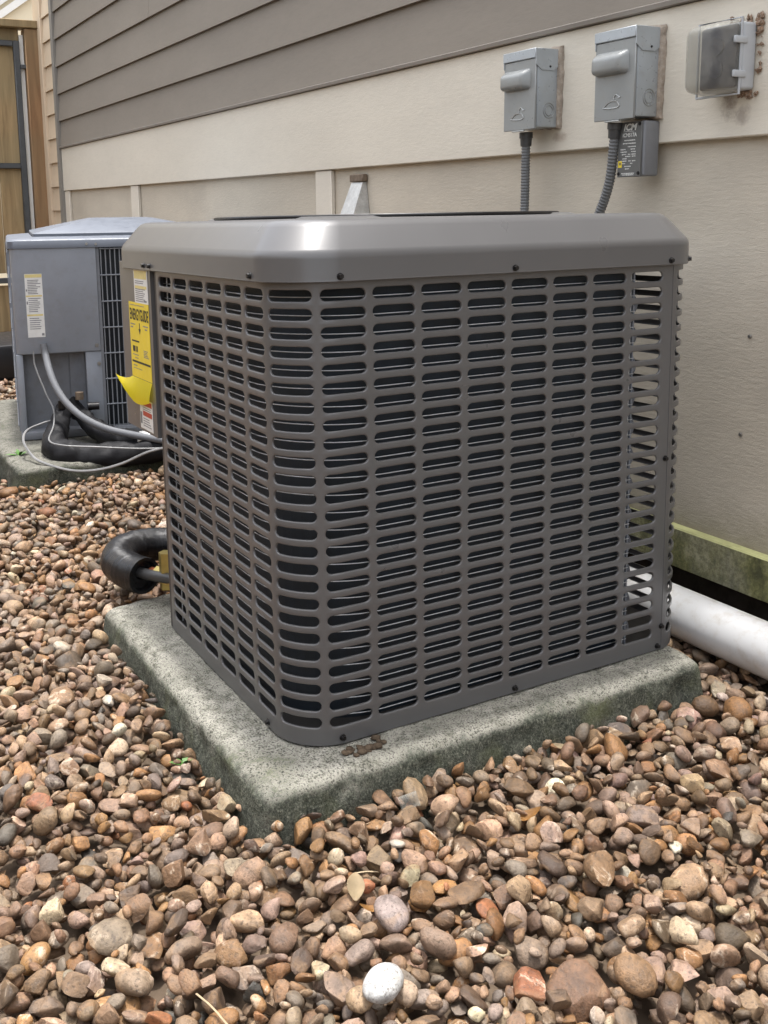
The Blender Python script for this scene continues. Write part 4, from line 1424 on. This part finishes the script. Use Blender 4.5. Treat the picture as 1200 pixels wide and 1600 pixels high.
for z, spans in ((0.0355, [(-0.014, 0.016)]), (0.0415, [(-0.018, 0.018)]), (0.048, [(-0.004, 0.018)]), (0.053, [(-0.024, -0.010), (0.004, 0.016)]),
                 (0.058, [(-0.024, -0.006), (0.006, 0.018)]), (0.063, [(-0.020, -0.008), (-0.003, 0.004), (0.007, 0.018)]), (0.067, [(-0.010, 0.004), (0.008, 0.018)]),
                 (0.0715, [(-0.018, -0.006)]), (0.076, [(-0.024, -0.006), (-0.001, 0.006), (0.009, 0.018)]), (0.081, [(-0.022, -0.010), (0.004, 0.010)]),
                 (0.0865, [(-0.012, 0.006)]), (0.0915, [(-0.010, 0.002)]), (0.1005, [(-0.02, 0.016)]), (0.1035, [(-0.018, 0.014)])):
    for a, b_ in spans:
        x = ixc + a
        while x < ixc + b_:
            w = random.uniform(0.0016, 0.0042)
            print_bars(bm, [(x, min(x + w, ixc + b_), iz1 - z - 0.0022 * random.uniform(0.7, 1), iz1 - z)], iy - 0.0013)
            x += w + 0.0008
o = link_bm('print', bm, 'print_white', fp)
o = box('sticker', (ix0 + 0.003, iy - 0.0014, iz0 + 0.018), (ix0 + 0.013, iy - 0.0011, iz0 + 0.031), 'sticker_yellow', fp)
o = box('indicator', (ix0 + 0.0065, iy - 0.002, iz0 + 0.023), (ix0 + 0.0105, iy - 0.0016, iz0 + 0.028), 'rust', fp)
for x in (ix0 + 0.004, ix1 - 0.006):
    for z in (iz0 + 0.006, iz1 - 0.006):
        o = iq(link_me('screw', scr, None, None, (x, iy - 0.001, z)))
        o.rotation_euler = (R(90), 0, 0)
        o.scale = (0.75, 0.75, 0.4)

# weatherproof outlet with a clear bubble cover
oc = empty('outlet_cover', (-0.14, 0.985, 0.97))
tag(oc, 'clear bubble outlet cover on a pale grey box at the top right', 'outlet cover')
OINV = Matrix.Translation((0.14, -0.985, -0.97))
def oq(o):
    o.parent = oc; o.matrix_parent_inverse = OINV
    return o
ox0, ox1, oz0, oz1 = -0.190, -0.098, 0.962, 1.084
oq(box('base', (ox0 + 0.004, 0.940, oz0 + 0.004), (ox1 + 0.003, 0.9765, oz1 - 0.002), 'plastic_grey', None, 0.006, 3))
oq(box('receptacle', (ox0 + 0.008, 0.931, oz0 + 0.008), (ox1 - 0.003, 0.9395, oz1 - 0.006), 'outlet_dark', None, 0.004, 2))
for z in (oz0 + 0.042, oz0 + 0.082):
    oq(tube('socket', [((ox0 + ox1) / 2, 0.934, z), ((ox0 + ox1) / 2, 0.929, z)], 0.016, 'outlet_dark', None, 16, 1, False))
bm = bmesh.new()
add_box(bm, (ox0, 0.885, oz0 - 0.002), (ox1, 0.9392, oz1 + 0.002))
bk = [f for f in bm.faces if f.calc_center_median().y > 0.938]
bmesh.ops.delete(bm, geom=bk, context='FACES_ONLY')
for v in bm.verts:
    if v.co.y < 0.9:
        v.co.x += 0.010 if v.co.x < -0.14 else -0.006
        v.co.z += 0.004 if v.co.z < 1.0 else -0.010
es = [e for e in bm.edges if any(v.co.y < 0.9 for v in e.verts)]
bmesh.ops.bevel(bm, geom=es, offset=0.017, segments=6, profile=0.55, affect='EDGES')
bmesh.ops.solidify(bm, geom=bm.faces[:], thickness=0.0018)
oq(link_bm('bubble', bm, 'clear', None, 60))
bm = bmesh.new()
fl = [(ox0 - 0.002, 0.9375, oz0 - 0.004), (ox1 + 0.002, 0.9375, oz0 - 0.004), (ox1 + 0.002, 0.9375, oz1 + 0.004), (ox0 - 0.002, 0.9375, oz1 + 0.004), (ox0 - 0.002, 0.9375, oz0 - 0.004)]
add_tube(bm, [Vector(p) for p in fl], 0.0024, 6)
oq(link_bm('rim', bm, 'plastic_grey', None, 60))
for z in (oz0 + 0.030, oz0 + 0.088):
    oq(box('latch', (ox1 + 0.0005, 0.918, z - 0.006), (ox1 + 0.0065, 0.950, z + 0.006), 'plastic_grey', None, 0.002, 2))
bm = bmesh.new()
random.seed(21)
def lump(p, r):
    ret = bmesh.ops.create_icosphere(bm, subdivisions=1, radius=r)
    sc3 = Vector((random.uniform(0.5, 1.6), random.uniform(0.4, 1.0), random.uniform(0.5, 1.6)))
    for v in ret['verts']:
        v.co = v.co * sc3 * random.uniform(0.6, 1.3) + Vector(p)
for i in range(46):
    f_ = random.random()
    if f_ < 0.4:
        p = (random.uniform(ox0 + 0.03, ox1 + 0.012), 0.975, oz1 + random.uniform(-0.004, 0.014))
    else:
        p = (ox1 + random.uniform(0.002, 0.016), 0.974, random.uniform(oz0 + 0.03, oz1 + 0.012) if f_ < 0.8 else random.uniform(oz1 - 0.03, oz1 + 0.012))
    lump(p, random.uniform(0.002, 0.006))
for i in range(16):
    lump((random.uniform(ox0 + 0.045, ox1 + 0.01), 0.975, oz0 + random.uniform(-0.006, 0.002)), random.uniform(0.003, 0.006))
o = oq(link_bm('crumbling_sealant', bm, 'nest'))
o['kind'] = 'stuff'

# galvanised wedge on the wall behind the near unit
bm = bmesh.new()
tv = [(-1.600, 0.985, 0.842), (-1.530, 0.985, 0.842), (-1.490, 0.885, 0.62), (-1.590, 0.885, 0.62), (-1.590, 0.9985, 0.62), (-1.490, 0.9985, 0.62), (-1.530, 0.9985, 0.842), (-1.600, 0.9985, 0.842)]
V_ = [bm.verts.new(p) for p in tv]
for f in ((0, 1, 2, 3), (1, 6, 5, 2), (0, 3, 4, 7), (3, 2, 5, 4), (0, 7, 6, 1), (4, 5, 6, 7)):
    bm.faces.new([V_[i] for i in f])
br = empty('metal_hood', (-1.55, 0.9985, 0.62))
tag(br, 'galvanised metal wedge on the wall behind the near unit', 'bracket')
BRI = Matrix.Translation((1.55, -0.9985, -0.62))
o = link_bm('hood_body', bm, 'galv'); o.parent = br; o.matrix_parent_inverse = BRI
o = box('top_flange', (-1.604, 0.979, 0.843), (-1.522, 0.9985, 0.866), 'rust', None, 0.003, 1); o.parent = br; o.matrix_parent_inverse = BRI

# white drain pipe along the wall
bm = bmesh.new()
pr = 0.0475
pc = Vector((0, 0.872, -0.008))
pts = [Vector((-1.9 + 0.25 * i, pc.y + 0.004 * math.sin(i * 0.9), pc.z)) for i in range(19)]
add_tube(bm, pts, pr, 36)
pipe = link_bm('drain_pipe', bm, 'white_pvc', None, 50)
tag(pipe, 'white plastic drain pipe on the ground along the wall', 'pipe')

# ------------------------------------------------------------------ gravel
def base_z(x, y):
    return GZ + 0.006 * np.sin(x * 2.3 + 1.0) * np.cos(y * 3.1) + 0.004 * np.sin(x * 7.1 + y * 5.3)

def stone_shape(seed, sub):
    """one pebble outline: ellipsoid, chipped by a few planes, softened"""
    rs = random.Random(seed)
    bm = bmesh.new()
    bmesh.ops.create_icosphere(bm, subdivisions=sub, radius=1.0)
    planes = []
    ang = rs.random()
    ncut = rs.choice((0, 2, 5, 7, 9, 10, 12, 14))
    for _ in range(ncut):
        n = Vector((rs.gauss(0, 1), rs.gauss(0, 1), rs.gauss(0, 1))).normalized()
        planes.append((n, rs.uniform(0.34, 0.76)))
    off = Vector((rs.uniform(-50, 50),) * 3)
    amp = rs.uniform(0.04, 0.13)
    for v in bm.verts:
        p = v.co.copy()
        for n, d in planes:
            h = p.dot(n) - d
            if h > 0:
                p -= n * h
        k = 1 + amp * mnoise.noise(p * 1.3 + off) + amp * 0.3 * mnoise.noise(p * 2.7 + off)
        v.co = p * k
    if sub > 1:
        bmesh.ops.smooth_vert(bm, verts=bm.verts, factor=0.5, use_axis_x=True, use_axis_y=True, use_axis_z=True)
    for f in bm.faces:
        f.normal_update()
    if ncut > 3 and sub > 1:
        bmesh.ops.split_edges(bm, edges=[e for e in bm.edges if len(e.link_faces) == 2 and e.calc_face_angle(0) > R(34 if sub == 3 else 44)])
        bm.verts.index_update()
    me = [v.co.copy() for v in bm.verts]
    co = np.array([list(c) for c in me])
    bm.verts.ensure_lookup_table(); bm.faces.ensure_lookup_table(); bm.verts.index_update()
    fc = np.array([[v.index for v in f.verts] for f in bm.faces])
    bm.free()
    co -= (co.max(0) + co.min(0)) / 2
    co /= (co.max(0) - co.min(0)) / 2
    return co.astype(np.float32), fc.astype(np.int32)
NSH = 40
SMOOTH = []
for i in range(NSH):
    _r = random.Random(100 + i); _r.random()
    if _r.choice((0, 2, 5, 7, 9, 10, 12, 14)) == 0:
        SMOOTH.append(i)
SH3 = [stone_shape(100 + i, 3) for i in range(NSH)]
SH2 = [stone_shape(100 + i, 2) for i in range(NSH)]
SH1 = [stone_shape(100 + i, 1) for i in range(NSH)]

CELL = 0.003
HX0, HX1, HY0, HY1 = -7.0, 1.75, -1.75, 1.06
NX, NY = int((HX1 - HX0) / CELL), int((HY1 - HY0) / CELL)
gx = HX0 + (np.arange(NX) + 0.5) * CELL
gy = HY0 + (np.arange(NY) + 0.5) * CELL
HM = (GZ - 0.040 + 0.0 * gx[:, None] + 0.0 * gy[None, :]).astype(np.float32)
HM += (base_z(gx[:, None], gy[None, :]) - GZ).astype(np.float32)
BLOCK = np.zeros((NX, NY), bool)
def block(x0, x1, y0, y1):
    BLOCK[max(0, int((x0 - HX0) / CELL)):int((x1 - HX0) / CELL), max(0, int((y0 - HY0) / CELL)):int((y1 - HY0) / CELL)] = True
block(-0.738, 0.070, -0.086, 0.745)
block(-3.1, -1.847, -0.033, 0.933)
block(-7, 1.3, 1.035, 1.06)
# under the drain pipe the surface may not rise into it
PIPE_ROW = (gy > 0.828) & (gy < 0.916)

Mc = np.array([list(c_right), list(c_down), list(c_fwd)])
camv = np.array(list(CAM))
def project(P):
    q = (P - camv) @ Mc.T
    return 544.6 + FPX * q[..., 0] / q[..., 2], 605.2 + FPX * q[..., 1] / q[..., 2], q[..., 2]

# candidate positions inside the (widened) view
def in_view(x, y, mx=650, my=420):
    px, py, d = project(np.stack([x, y, np.full_like(x, GZ)], -1))
    return (d > 0.2) & (px > -mx) & (px < 1200 + mx) & (py < 1600 + my)

def palette(n):
    cols = np.array([(0.255, 0.165, 0.105), (0.335, 0.235, 0.17), (0.205, 0.145, 0.105), (0.33, 0.19, 0.09), (0.30, 0.235, 0.195), (0.24, 0.205, 0.185),
                     (0.42, 0.31, 0.225), (0.39, 0.285, 0.245), (0.51, 0.43, 0.335), (0.155, 0.115, 0.09), (0.36, 0.16, 0.085), (0.65, 0.61, 0.56), (0.10, 0.092, 0.088)])
    pw = np.array([0.18, 0.15, 0.12, 0.11, 0.10, 0.075, 0.075, 0.055, 0.035, 0.055, 0.012, 0.012, 0.013])
    k = RNG.choice(len(cols), n, p=pw / pw.sum())
    return cols[k] * np.array([0.665, 0.60, 0.505]) * RNG.uniform(0.62, 1.30, (n, 1)) * RNG.uniform(0.95, 1.05, (n, 3))

stones = []     # x, y, z, rotation matrix, half sizes, shape, tint
def rot_from(normal, yaw):
    n = normal / np.linalg.norm(normal)
    a = np.array([math.cos(yaw), math.sin(yaw), 0.0])
    a -= n * a.dot(n); a /= np.linalg.norm(a)
    b = np.cross(n, a)
    return np.stack([a, b, n], 1)

def drop(xs, ys, sizes, tries, jitter, tilt, tints, lift=0.0):
    for i in range(len(xs)):
        L = sizes[i]
        fl = RNG.uniform(0.38, 0.70)
        h = np.array([L, L * RNG.uniform(0.62, 0.95), L * fl])
        best = None
        for t in range(tries):
            x = xs[i] + (RNG.uniform(-jitter, jitter) if t else 0)
            y = ys[i] + (RNG.uniform(-jitter, jitter) if t else 0)
            r = L
            i0, i1 = int((x - r - HX0) / CELL), int((x + r - HX0) / CELL) + 1
            j0, j1 = int((y - r - HY0) / CELL), int((y + r - HY0) / CELL) + 1
            if i0 < 0 or j0 < 0 or i1 >= NX or j1 >= NY:
                continue
            patch = HM[i0:i1, j0:j1]
            if BLOCK[i0:i1, j0:j1][((i1 - i0) // 5):-((i1 - i0) // 5) or None, ((j1 - j0) // 5):-((j1 - j0) // 5) or None].any():
                continue
            X = gx[i0:i1, None] - x; Y = gy[None, j0:j1] - y
            q = 1 - (X * X + Y * Y) / (r * r * 0.8)
            msk = q > 0
            if not msk.any():
                continue
            lowr = L * 0.7 * np.sqrt(np.where(msk, q, 0))
            zc = (patch + lowr)[msk].max()
            if best is None or zc < best[0]:
                best = (zc, x, y)
        if best is None or best[0] - L * 0.1 > base_z(best[1], best[2]) + RNG.uniform(-0.004, 0.007) + lift:
            continue
        _, x, y = best
        r = L
        i0, i1 = int((x - r - HX0) / CELL), int((x + r - HX0) / CELL) + 1
        j0, j1 = int((y - r - HY0) / CELL), int((y + r - HY0) / CELL) + 1
        patch = HM[i0:i1, j0:j1]
        X = (gx[i0:i1, None] - x) + 0 * gy[None, j0:j1]
        Y = (gy[None, j0:j1] - y) + 0 * gx[i0:i1, None]
        w = (X * X + Y * Y) < r * r
        sx = (X[w] * patch[w]).sum() / ((X[w] ** 2).sum() + 1e-9)
        sy = (Y[w] * patch[w]).sum() / ((Y[w] ** 2).sum() + 1e-9)
        nrm = np.array([-np.clip(sx, -0.8, 0.8), -np.clip(sy, -0.8, 0.8), 1.0]) + RNG.normal(0, tilt, 3) * np.array([1, 1, 0])
        Rm = rot_from(nrm, RNG.uniform(0, 2 * math.pi))
        # ellipsoid with matrix E: underside and topside height over each cell
        E = Rm @ np.diag(1 / h ** 2) @ Rm.T
        a, bx, by = E[2, 2], E[0, 2], E[1, 2]
        B = bx * X + by * Y
        Cq = E[0, 0] * X * X + 2 * E[0, 1] * X * Y + E[1, 1] * Y * Y - 1
        D = B * B - a * Cq
        m2 = D > 0
        if not m2.any():
            continue
        sq = np.sqrt(np.where(m2, D, 0))
        zlo = (-B - sq) / a
        zhi = (-B + sq) / a
        gap = (patch - zlo)[m2]
        zc = np.sort(gap)[int(len(gap) * 0.90)]       # lets stones nest a little
        patch[m2] = np.maximum(patch[m2], zc + zhi[m2] * 0.92)
        stones.append((x, y, zc, Rm, h, int(RNG.integers(NSH)), tints[i]))

def scatter(density, s_med, s_sig, s_lo, s_hi, tries, jitter, tilt, x0, x1, y0, y1):
    n = int(density * (x1 - x0) * (y1 - y0))
    xs = RNG.uniform(x0, x1, n); ys = RNG.uniform(y0, y1, n)
    ok = in_view(xs, ys)
    xs, ys = xs[ok], ys[ok]
    sizes = np.clip(np.exp(RNG.normal(math.log(s_med), s_sig, len(xs))), s_lo, s_hi)
    drop(xs, ys, sizes, tries, jitter, tilt, palette(len(xs)))

# two passes near the camera, one and a half further off
YT = 1.03
scatter(2300, 0.0130, 0.28, 0.007, 0.021, 1, 0.0, 0.25, -1.9, 1.65, -1.65, YT)
scatter(1900, 0.0152, 0.38, 0.007, 0.033, 4, 0.016, 0.28, -1.9, 1.65, -1.65, YT)
scatter(1500, 0.0105, 0.42, 0.005, 0.024, 6, 0.02, 0.35, -1.9, 1.65, -1.65, YT)
scatter(1000, 0.0165, 0.28, 0.010, 0.026, 1, 0.0, 0.25, -4.2, -1.9, -1.4, YT)
scatter(1100, 0.0165, 0.36, 0.009, 0.031, 4, 0.016, 0.28, -4.2, -1.9, -1.4, YT)
scatter(900, 0.020, 0.28, 0.012, 0.03, 2, 0.016, 0.28, -7.0, -4.2, -1.0, YT)
# a few of the stones that stand out in the photograph
feature = [(0.402, -0.099, 0.0285, (0.43, 0.425, 0.41)), (0.305, -0.03, 0.028, (0.24, 0.19, 0.17))]
for fx, fy, fs, fc in feature:
    drop(np.array([fx]), np.array([fy]), np.array([fs]), 1, 0.0, 0.05, np.array([fc]), 0.05)
    if len(stones):
        stones[-1] = (*stones[-1][:4], np.array([fs, fs * 0.68, fs * 0.5]), SMOOTH[0], stones[-1][6])

# the 300 that show largest become objects of their own
P = np.array([(s[0], s[1], s[2]) for s in stones])
H3 = np.array([s[4] for s in stones])
px, py, dd = project(P)
top = np.array([s[2] + 0.55 * s[4][2] for s in stones])
ii = np.clip(((P[:, 0] - HX0) / CELL).astype(int), 0, NX - 1)
jj = np.clip(((P[:, 1] - HY0) / CELL).astype(int), 0, NY - 1)
vis = top > HM[ii, jj] - 0.006
inside = (px > 5) & (px < 1195) & (py > 700) & (py < 1590)
score = np.where(vis & inside, H3[:, 0] * H3[:, 1] * FPX * FPX / dd ** 2, 0)
order = np.argsort(-score)
SINGLE = set(int(k) for k in order[:300])
bed = ground
me_s = []
for co, fc in SH3:
    me = bpy.data.meshes.new('pebble')
    me.from_pydata(co.tolist(), [], fc.tolist())
    me.polygons.foreach_set('use_smooth', np.ones(len(fc), bool))
    me.materials.append(M['stone_obj'])
    me_s.append(me)
for k in sorted(SINGLE):
    x, y, z, Rm, h, sh, tint = stones[k]
    o = bpy.data.objects.new('pebble', me_s[sh])
    COL.objects.link(o)
    m = Matrix.Identity(4)
    for a in range(3):
        for b_ in range(3):
            m[a][b_] = Rm[a, b_] * h[b_]
        m[a][3] = (x, y, z)[a]
    o.parent = bed
    o.matrix_world = m
    o.color = (*tint, 1)
# all the others: real stones, one mesh
Vs, Fs, Ts, Ss = [], [], [], []
nv = 0
for k, (x, y, z, Rm, h, sh, tint) in enumerate(stones):
    if k in SINGLE:
        continue
    d = dd[k]
    hidden = z + h[2] < HM[ii[k], jj[k]] - 0.02
    if d < 0:
        continue
    co, fc = SH1[sh] if (d > 2.6 or hidden) else SH2[sh]
    w = (co * h) @ Rm.T + np.array([x, y, z])
    Vs.append(w); Fs.append(fc + nv)
    nv += len(w)
    Ts.append(np.repeat(np.array([[*tint, 1.0]], np.float32), len(w), 0))
    Ss.append(np.full(len(w), (k * 0.6180339) % 1.0 * 37.0, np.float32))
Vs = np.concatenate(Vs).astype(np.float32); Fs = np.concatenate(Fs).astype(np.int32)
Ts = np.concatenate(Ts); Ss = np.concatenate(Ss)
me = bpy.data.meshes.new('gravel')
me.vertices.add(len(Vs)); me.loops.add(len(Fs) * 3); me.polygons.add(len(Fs))
me.vertices.foreach_set('co', Vs.ravel())
me.loops.foreach_set('vertex_index', Fs.ravel())
me.polygons.foreach_set('loop_start', np.arange(0, len(Fs) * 3, 3, dtype=np.int32))
me.polygons.foreach_set('use_smooth', np.ones(len(Fs), bool))
at = me.attributes.new('tint', 'FLOAT_COLOR', 'POINT'); at.data.foreach_set('color', Ts.ravel())
at = me.attributes.new('seed', 'FLOAT', 'POINT'); at.data.foreach_set('value', Ss)
me.update(calc_edges=True)
me.validate()
gravel = link_me('gravel', me, 'stone_bulk', ground)
gravel['kind'] = 'stuff'
print('stones', len(stones), 'tris', len(Fs))

# ------------------------------------------------------------------ small litter
def ground_z(x, y):
    return float(HM[int((x - HX0) / CELL), int((y - HY0) / CELL)])
def leaf(name, x, y, L, W, yaw, mat, label, cat, curl=0.3, lift=0.004):
    bm = bmesh.new()
    rows = []
    for i in range(9):
        t = i / 8
        w = W * math.sin(math.pi * min(1, t * 0.96 + 0.04)) ** 0.8
        zc = curl * L * (t - 0.5) ** 2 * 2
        rows.append([bm.verts.new(((t - 0.5) * L, k * w, zc + abs(k) * w * 0.35)) for k in (-1, -0.5, 0, 0.5, 1)])
    for a, b in zip(rows[:-1], rows[1:]):
        for k in range(4):
            bm.faces.new((a[k], a[k + 1], b[k + 1], b[k]))
    bmesh.ops.solidify(bm, geom=bm.faces[:], thickness=0.0006)
    o = link_bm(name, bm, mat, None, 60)
    o.location = (x, y, ground_z(x, y) + lift)
    o.rotation_euler = (0.15, -0.1, yaw)
    return tag(o, label, cat)
leaf('dry_leaf', 0.215, 0.235, 0.05, 0.009, R(75), 'leaf_brown', 'curled orange brown leaf on the gravel right of the pad', 'leaf', 0.5)
leaf('dry_leaf', 0.246, -0.045, 0.046, 0.011, R(150), 'straw', 'flat tan leaf on the gravel below the near pad corner', 'leaf', 0.05, 0.008)
leaf('dry_leaf', 0.275, -0.035, 0.034, 0.005, R(60), 'leaf_brown', 'narrow curled brown leaf beside the flat tan leaf', 'leaf', 0.6, 0.006)
leaf('dry_leaf', 0.10, 0.40, 0.03, 0.006, R(20), 'straw', 'small pale dry leaf close to the pad side', 'leaf', 0.2)
# mud clot on the pad
bm = bmesh.new()
random.seed(5)
for i in range(26):
    r_ = random.uniform(0.003, 0.008)
    ret = bmesh.ops.create_icosphere(bm, subdivisions=1, radius=r_)
    c_ = Vector((random.gauss(0, 0.007), random.gauss(0, 0.017), random.uniform(-0.002, 0.0015)))
    for v in ret['verts']:
        v.co = Vector((v.co.x, v.co.y, v.co.z * 0.45)) * random.uniform(0.8, 1.25) + c_
mud = link_bm('mud_clot', bm, 'mud', None, 80)
mud.location = (0.024, 0.092, 0.0)
mud['kind'] = 'stuff'
# clear plastic scrap
bm = bmesh.new()
add_tube(bm, [Vector((-0.012, 0, 0)), Vector((0.014, 0.002, 0.003))], [0.009, 0.0095], 12, False)
sc_ = link_bm('plastic_scrap', bm, 'clear', None, 60)
sc_.location = (0.135, 0.10, ground_z(0.135, 0.10) + 0.008); sc_.rotation_euler = (0, -0.2, R(60))
tag(sc_, 'small clear plastic scrap on the gravel in front of the pad', 'litter')
for i, (x, y, yaw, L, lab) in enumerate(((0.20, -0.005, 1.1, 0.05, 'pale stalk lying across the gravel below the pad corner'), (0.33, -0.26, 0.2, 0.06, 'dry straw stalk near the bottom of the gravel'))):
    z = ground_z(x, y) + 0.006
    d = Vector((math.cos(yaw), math.sin(yaw), 0.05)) * L / 2
    o = tube('straw', [Vector((x, y, z)) - d, Vector((x, y, z + 0.003)), Vector((x, y, z)) + d], 0.0011, 'straw', None, 5, 4)
    tag(o, lab, 'straw')
def sprig(x, y, z, n, s, label, seed):
    t = empty('weed', (x, y, z))
    tag(t, label, 'weed')
    rs = random.Random(seed)
    for i in range(n):
        bm = bmesh.new()
        yaw = rs.uniform(0, 6.28); el = rs.uniform(0.3, 1.1); L = s * rs.uniform(0.6, 1.1)
        pts = []
        for t_, w in ((0, 0.05), (0.4, 0.32), (0.75, 0.26), (1.0, 0.02)):
            r_ = L * t_ * math.cos(el); zz = L * t_ * math.sin(el) - 0.3 * L * t_ * t_
            c, s_ = math.cos(yaw), math.sin(yaw)
            pts.append([bm.verts.new((r_ * c - k * w * L * 0.5 * s_, r_ * s_ + k * w * L * 0.5 * c, zz)) for k in (-1, 1)])
        for a, b in zip(pts[:-1], pts[1:]):
            bm.faces.new((a[0], a[1], b[1], b[0]))
        o = link_bm('leaf', bm, 'weed', t, 60)
sprig(-2.055, 0.017, -0.002, 9, 0.045, 'little green weed sprouting on the far concrete pad', 1)
sprig(-0.155, -0.116, ground_z(-0.155, -0.116) , 7, 0.03, 'tiny green sprig at the foot of the near pad', 2)
